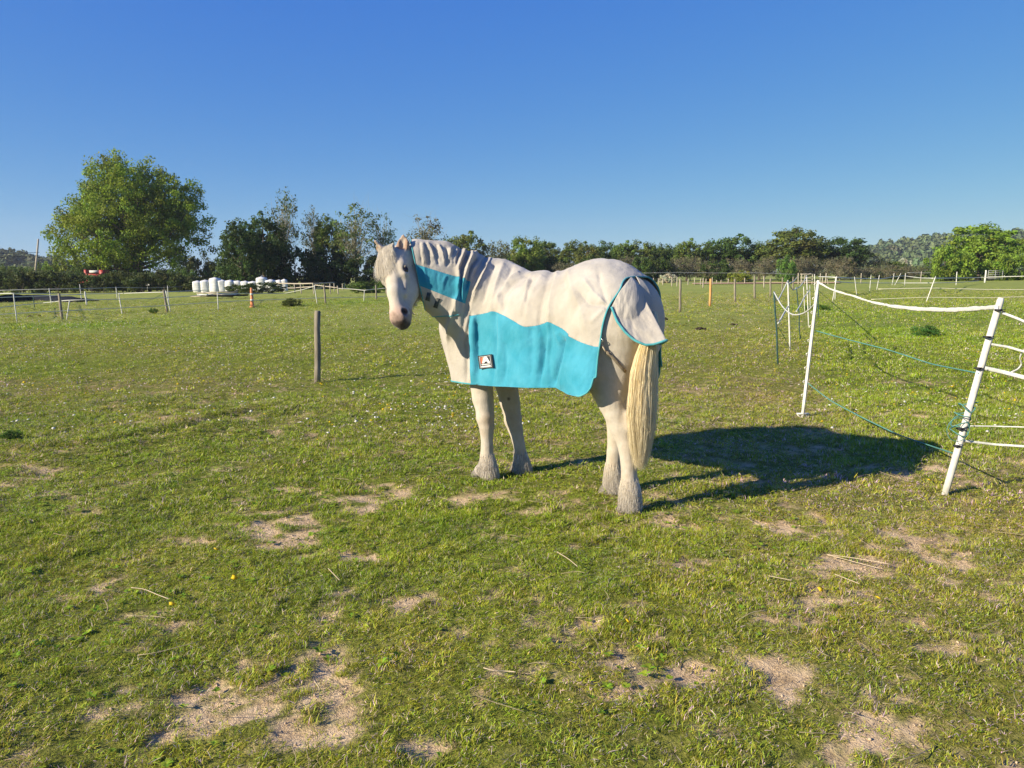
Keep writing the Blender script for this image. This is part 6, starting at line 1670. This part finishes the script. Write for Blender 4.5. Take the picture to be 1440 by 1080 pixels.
# pale rails and sheets lying in a stack
g0 = G(312, 420); o = empty('rail_stack', g0, 'stack of pale rails and sheets lying in front of the bales', 'stack')
for k_ in range(9):
    a, b_ = (rng.uniform(262, 290), rng.uniform(411, 417)), (rng.uniform(318, 337), rng.uniform(408, 418)); p, q_ = P(*a, g0[1] + rng.uniform(-.5, .5)) - g0, P(*b_, g0[1] + rng.uniform(-.5, .5)) - g0
    p[2] = max(p[2], .06); q_[2] = max(q_[2], .06)
    mb = MB(); mb.tube(np.array([p, (p + q_) / 2, q_]), .035, 4, flat=1.6); link('rail', mb.mesh('rail', m_pole if k_ % 3 else m_rope, False), o)
mb = MB(); mb.box((0.3, .3, .22), (2.6, .9, .10), jitter=.02); link('sheet', mb.mesh('sheet', m_sheet, False), o)
# telegraph pole and its wires
g0 = GY(56, 118); tp = P(54, 336, 118); o = empty('telegraph_pole', g0, 'wooden telegraph pole behind the hedge at the far left', 'pole')
mb = MB(); mb.tube(np.array([[0, 0, 0], tp - g0]), np.array([.17, .12]), 9); link('pole', mb.mesh('pole', m_pole), o)
mb = MB(); mb.box(np.array([-.25, -.1, (tp - g0)[2] * .22]), (.35, .25, .5)); link('service_box', mb.mesh('box', m_rope, False), o)
for k_, dz in enumerate((0, .5)):
    t_ = np.linspace(0, 1, 12)[:, None]; A0 = tp - [0, 0, 1.2 + dz + .8]; A1 = np.array([-150, 100, A0[2] + .3])
    c = A0 + (A1 - A0) * t_; c[:, 2] -= 1.2 * 4 * (t_ * (1 - t_))[:, 0]; mb = MB(); mb.tube(c - g0, .03, 4); link('wire', mb.mesh('wire', m_sheet), o)
# red farm trailer seen over the hedge
m_red = simple_mat('red paint', (.30, .03, .025), (.38, .05, .04), 6, .5, .1, .01)
m_tyre = simple_mat('tyre', (.02, .02, .02), (.035, .035, .035), 20, .8)
g0 = GY(145, 88); o = empty('farm_trailer', g0, 'red and white farm trailer half hidden behind the hedge under the oak', 'trailer'); o.scale = (1.0, 1.0, 1.17)
def part(nm, c, s_, m_, par=o): mb = MB(); mb.box(c, s_, jitter=.01); return link(nm, mb.mesh(nm, m_, False), par)
part('bed', (0, 0, 1.05), (2.3, 1.2, .15), m_red); part('side_board', (0, -.62, 1.42), (2.2, .06, .55), m_red); part('side_board', (0, .62, 1.42), (2.2, .06, .55), m_red)
part('head_board', (-.95, 0, 1.65), (.30, 1.2, .9), m_red); part('load', (0, 0, 1.92), (1.1, 1.0, .22), m_rope); part('tail_board', (.85, 0, 1.65), (.55, 1.2, .85), m_red); part('drawbar', (-1.7, 0, .9), (1.2, .1, .1), m_red)
for x_ in (-.3, .6):
    for y_ in (-.66, .66): mb = MB(); mb.tube(np.array([[x_, y_ - .1, .42], [x_, y_ + .1, .42]]), .42, 16); link('wheel', mb.mesh('wheel', m_tyre), o)
# white van under the oak
m_van = simple_mat('white paint', (.62, .62, .62), (.68, .68, .67), 6, .35, 0); m_glass = simple_mat('dark glass', (.03, .035, .04), (.04, .045, .05), 5, .15, 0)
g0 = GY(222, 102); o = empty('van', g0, 'white van half hidden in the shade under the right side of the oak', 'van')
def prism(nm, pts, y0, y1, m_, par):
    k_ = len(pts); v = np.array([[a, y0, b_] for a, b_ in pts] + [[a, y1, b_] for a, b_ in pts]); F_ = [list(range(k_))[::-1], list(range(k_, 2 * k_))] + [[i_, (i_ + 1) % k_, k_ + (i_ + 1) % k_, k_ + i_] for i_ in range(k_)]
    me = bpy.data.meshes.new(nm); me.from_pydata([tuple(x) for x in v], [], F_); me.materials.append(m_); return link(nm, me, par)
prism('body', [(-2.1, .4), (2.2, .4), (2.25, 1.0), (1.5, 1.25), (.9, 1.95), (-2.0, 2.0), (-2.15, 1.6)], -.85, .85, m_van, o)
prism('side_window', [(.35, 1.25), (1.35, 1.25), (.85, 1.8), (.35, 1.82)], -.86, -.84, m_glass, o); prism('rear_window', [(-1.8, 1.3), (-.9, 1.3), (-.9, 1.75), (-1.8, 1.75)], -.86, -.84, m_glass, o)
for x_ in (-1.3, 1.4):
    for y_ in (-.8, .8): mb = MB(); mb.tube(np.array([[x_, y_ - .1, .33], [x_, y_ + .1, .33]]), .33, 16); link('wheel', mb.mesh('wheel', m_tyre), o)
# field shelter with a pale roof
g0 = GY(310, 96); o = empty('field_shelter', g0, 'low shed with a pale flat roof behind the bales', 'shed')
prism('wall', [(-.9, 0), (.9, 0), (.9, 2.05), (-.9, 2.15)], -1.0, 1.0, m_bark, o); prism('roof', [(-1.05, 2.17), (1.05, 2.05), (1.05, 2.13), (-1.05, 2.25)], -1.15, 1.15, m_rope, o)
# horse droppings
m_dung = simple_mat('dung', (.018, .013, .008), (.06, .045, .028), 30, .9, .6, .02)
def dung(px, py, wpx, label, k_=11):
    g0 = G(px, py); w_ = wpx / FPX * g0[1] / 2; o = empty('dung_heap', g0, label, 'droppings')
    for i_ in range(k_):
        a = rng.uniform(0, 6.28); rr = rng.random() ** .7; s_ = w_ * rng.uniform(.16, .26)
        v, q = ellipsoid(np.array([w_ * .8 * rr * math.cos(a), w_ * .45 * rr * math.sin(a), s_ * .6 + w_ * .22 * (1 - rr)]), np.array([s_, s_ * .85, s_ * .75]), None, 6, 8)
        v = v * (1 + .08 * fbm(v[:, 0] * 30, v[:, 1] * 30, v[:, 2] * 30, 2, i_))[:, None]
        link('dropping', mesh_from('dropping', v, q, True, [m_dung]), o)
dung(985, 464, 19, 'dark heap of droppings below the orange post'); dung(1031, 457.5, 15, 'dark heap of droppings right of the others'); dung(1043, 457.5, 4, 'tiny clod right of the right-hand droppings', 4)
dung(934, 450.5, 18, 'dark heap of droppings touching the outline of the tail flap'); dung(982, 441, 5, 'small clod of droppings below the wooden posts', 4); dung(42, 446, 10, 'small molehill-like heap near the left edge', 7); dung(54, 444.5, 9, 'second small dark heap near the left edge', 7)
dung(595, 894, 10, 'small dark clod in the foreground turf', 5)
# strip of sandy track at the far side of the field
sx = np.linspace(970, 1175, 40); rows = []
for Y_ in (92.0, 99.0):
    g_ = np.array([GY(a, Y_ - (a - 970) * .02) for a in sx]); g_[:, 2] = [gz(a, b_) + .09 for a, b_ in g_[:, :2]]; rows.append(g_)
m_sand = simple_mat('sandy track', (.50, .32, .17), (.62, .42, .24), 2, .95)
i0 = np.arange(39); tag(link('track', mesh_from('track', np.vstack(rows), np.stack([i0, i0 + 1, i0 + 41, i0 + 40], -1), True, [m_sand])), kind='structure')
# dead stalks lying singly in the foreground
for k_, (pts, lb) in enumerate([([(185, 833), (203, 835), (222, 843), (238, 850)], 'long bent straw at the left of the foreground'), ([(1162, 789), (1190, 793), (1220, 798), (1250, 805)], 'longest of the pale stalks on the right foreground'),
                                ([(1163, 790), (1200, 797), (1236, 806)], 'pale stalk crossing just under the longest one'), ([(1173, 820), (1208, 830)], 'short straight stalk below the crossing pair'), ([(783, 790), (800, 801), (812, 811)], 'slanting stalk in the middle of the foreground'),
                                ([(462, 812), (478, 826)], 'short stalk left of the middle foreground'), ([(680, 957), (696, 962), (710, 957), (725, 963)], 'curled pale stalk in the near turf'), ([(1080, 822), (1113, 827)], 'thin stalk between the bare patches on the right')]):
    q_ = np.array([G(*p) for p in pts]); q_[:, 2] = gz(q_[:, 0], q_[:, 1]) + .035; t_ = np.linspace(0, 1, 14); k3 = np.linspace(0, 1, len(q_)); c = np.stack([np.interp(t_, k3, q_[:, i_]) for i_ in range(3)], -1)
    for _ in range(3): c[1:-1] = (c[:-2] + 2 * c[1:-1] + c[2:]) / 4
    mb = MB(); mb.tube(c, .0019, 5); tag(mb.build('dead_stalk', m_strap), lb, 'stalk')
# ------------------------------------------------------------------ the air between here and the hills
m_haze = bpy.data.materials.new('haze'); m_haze.use_nodes = True; nt = m_haze.node_tree; nt.nodes.clear()
vo = nt.nodes.new('ShaderNodeVolumePrincipled'); vo.inputs['Color'].default_value = (.84, .90, 1.0, 1); vo.inputs['Density'].default_value = .00022; vo.inputs['Anisotropy'].default_value = .2
ou = nt.nodes.new('ShaderNodeOutputMaterial'); nt.links.new(vo.outputs[0], ou.inputs['Volume'])
mb = MB(); mb.box((0, 300, 30), (2000, 1400, 66)); hz_ = mb.build('haze', m_haze, None, False); tag(hz_, kind='stuff')
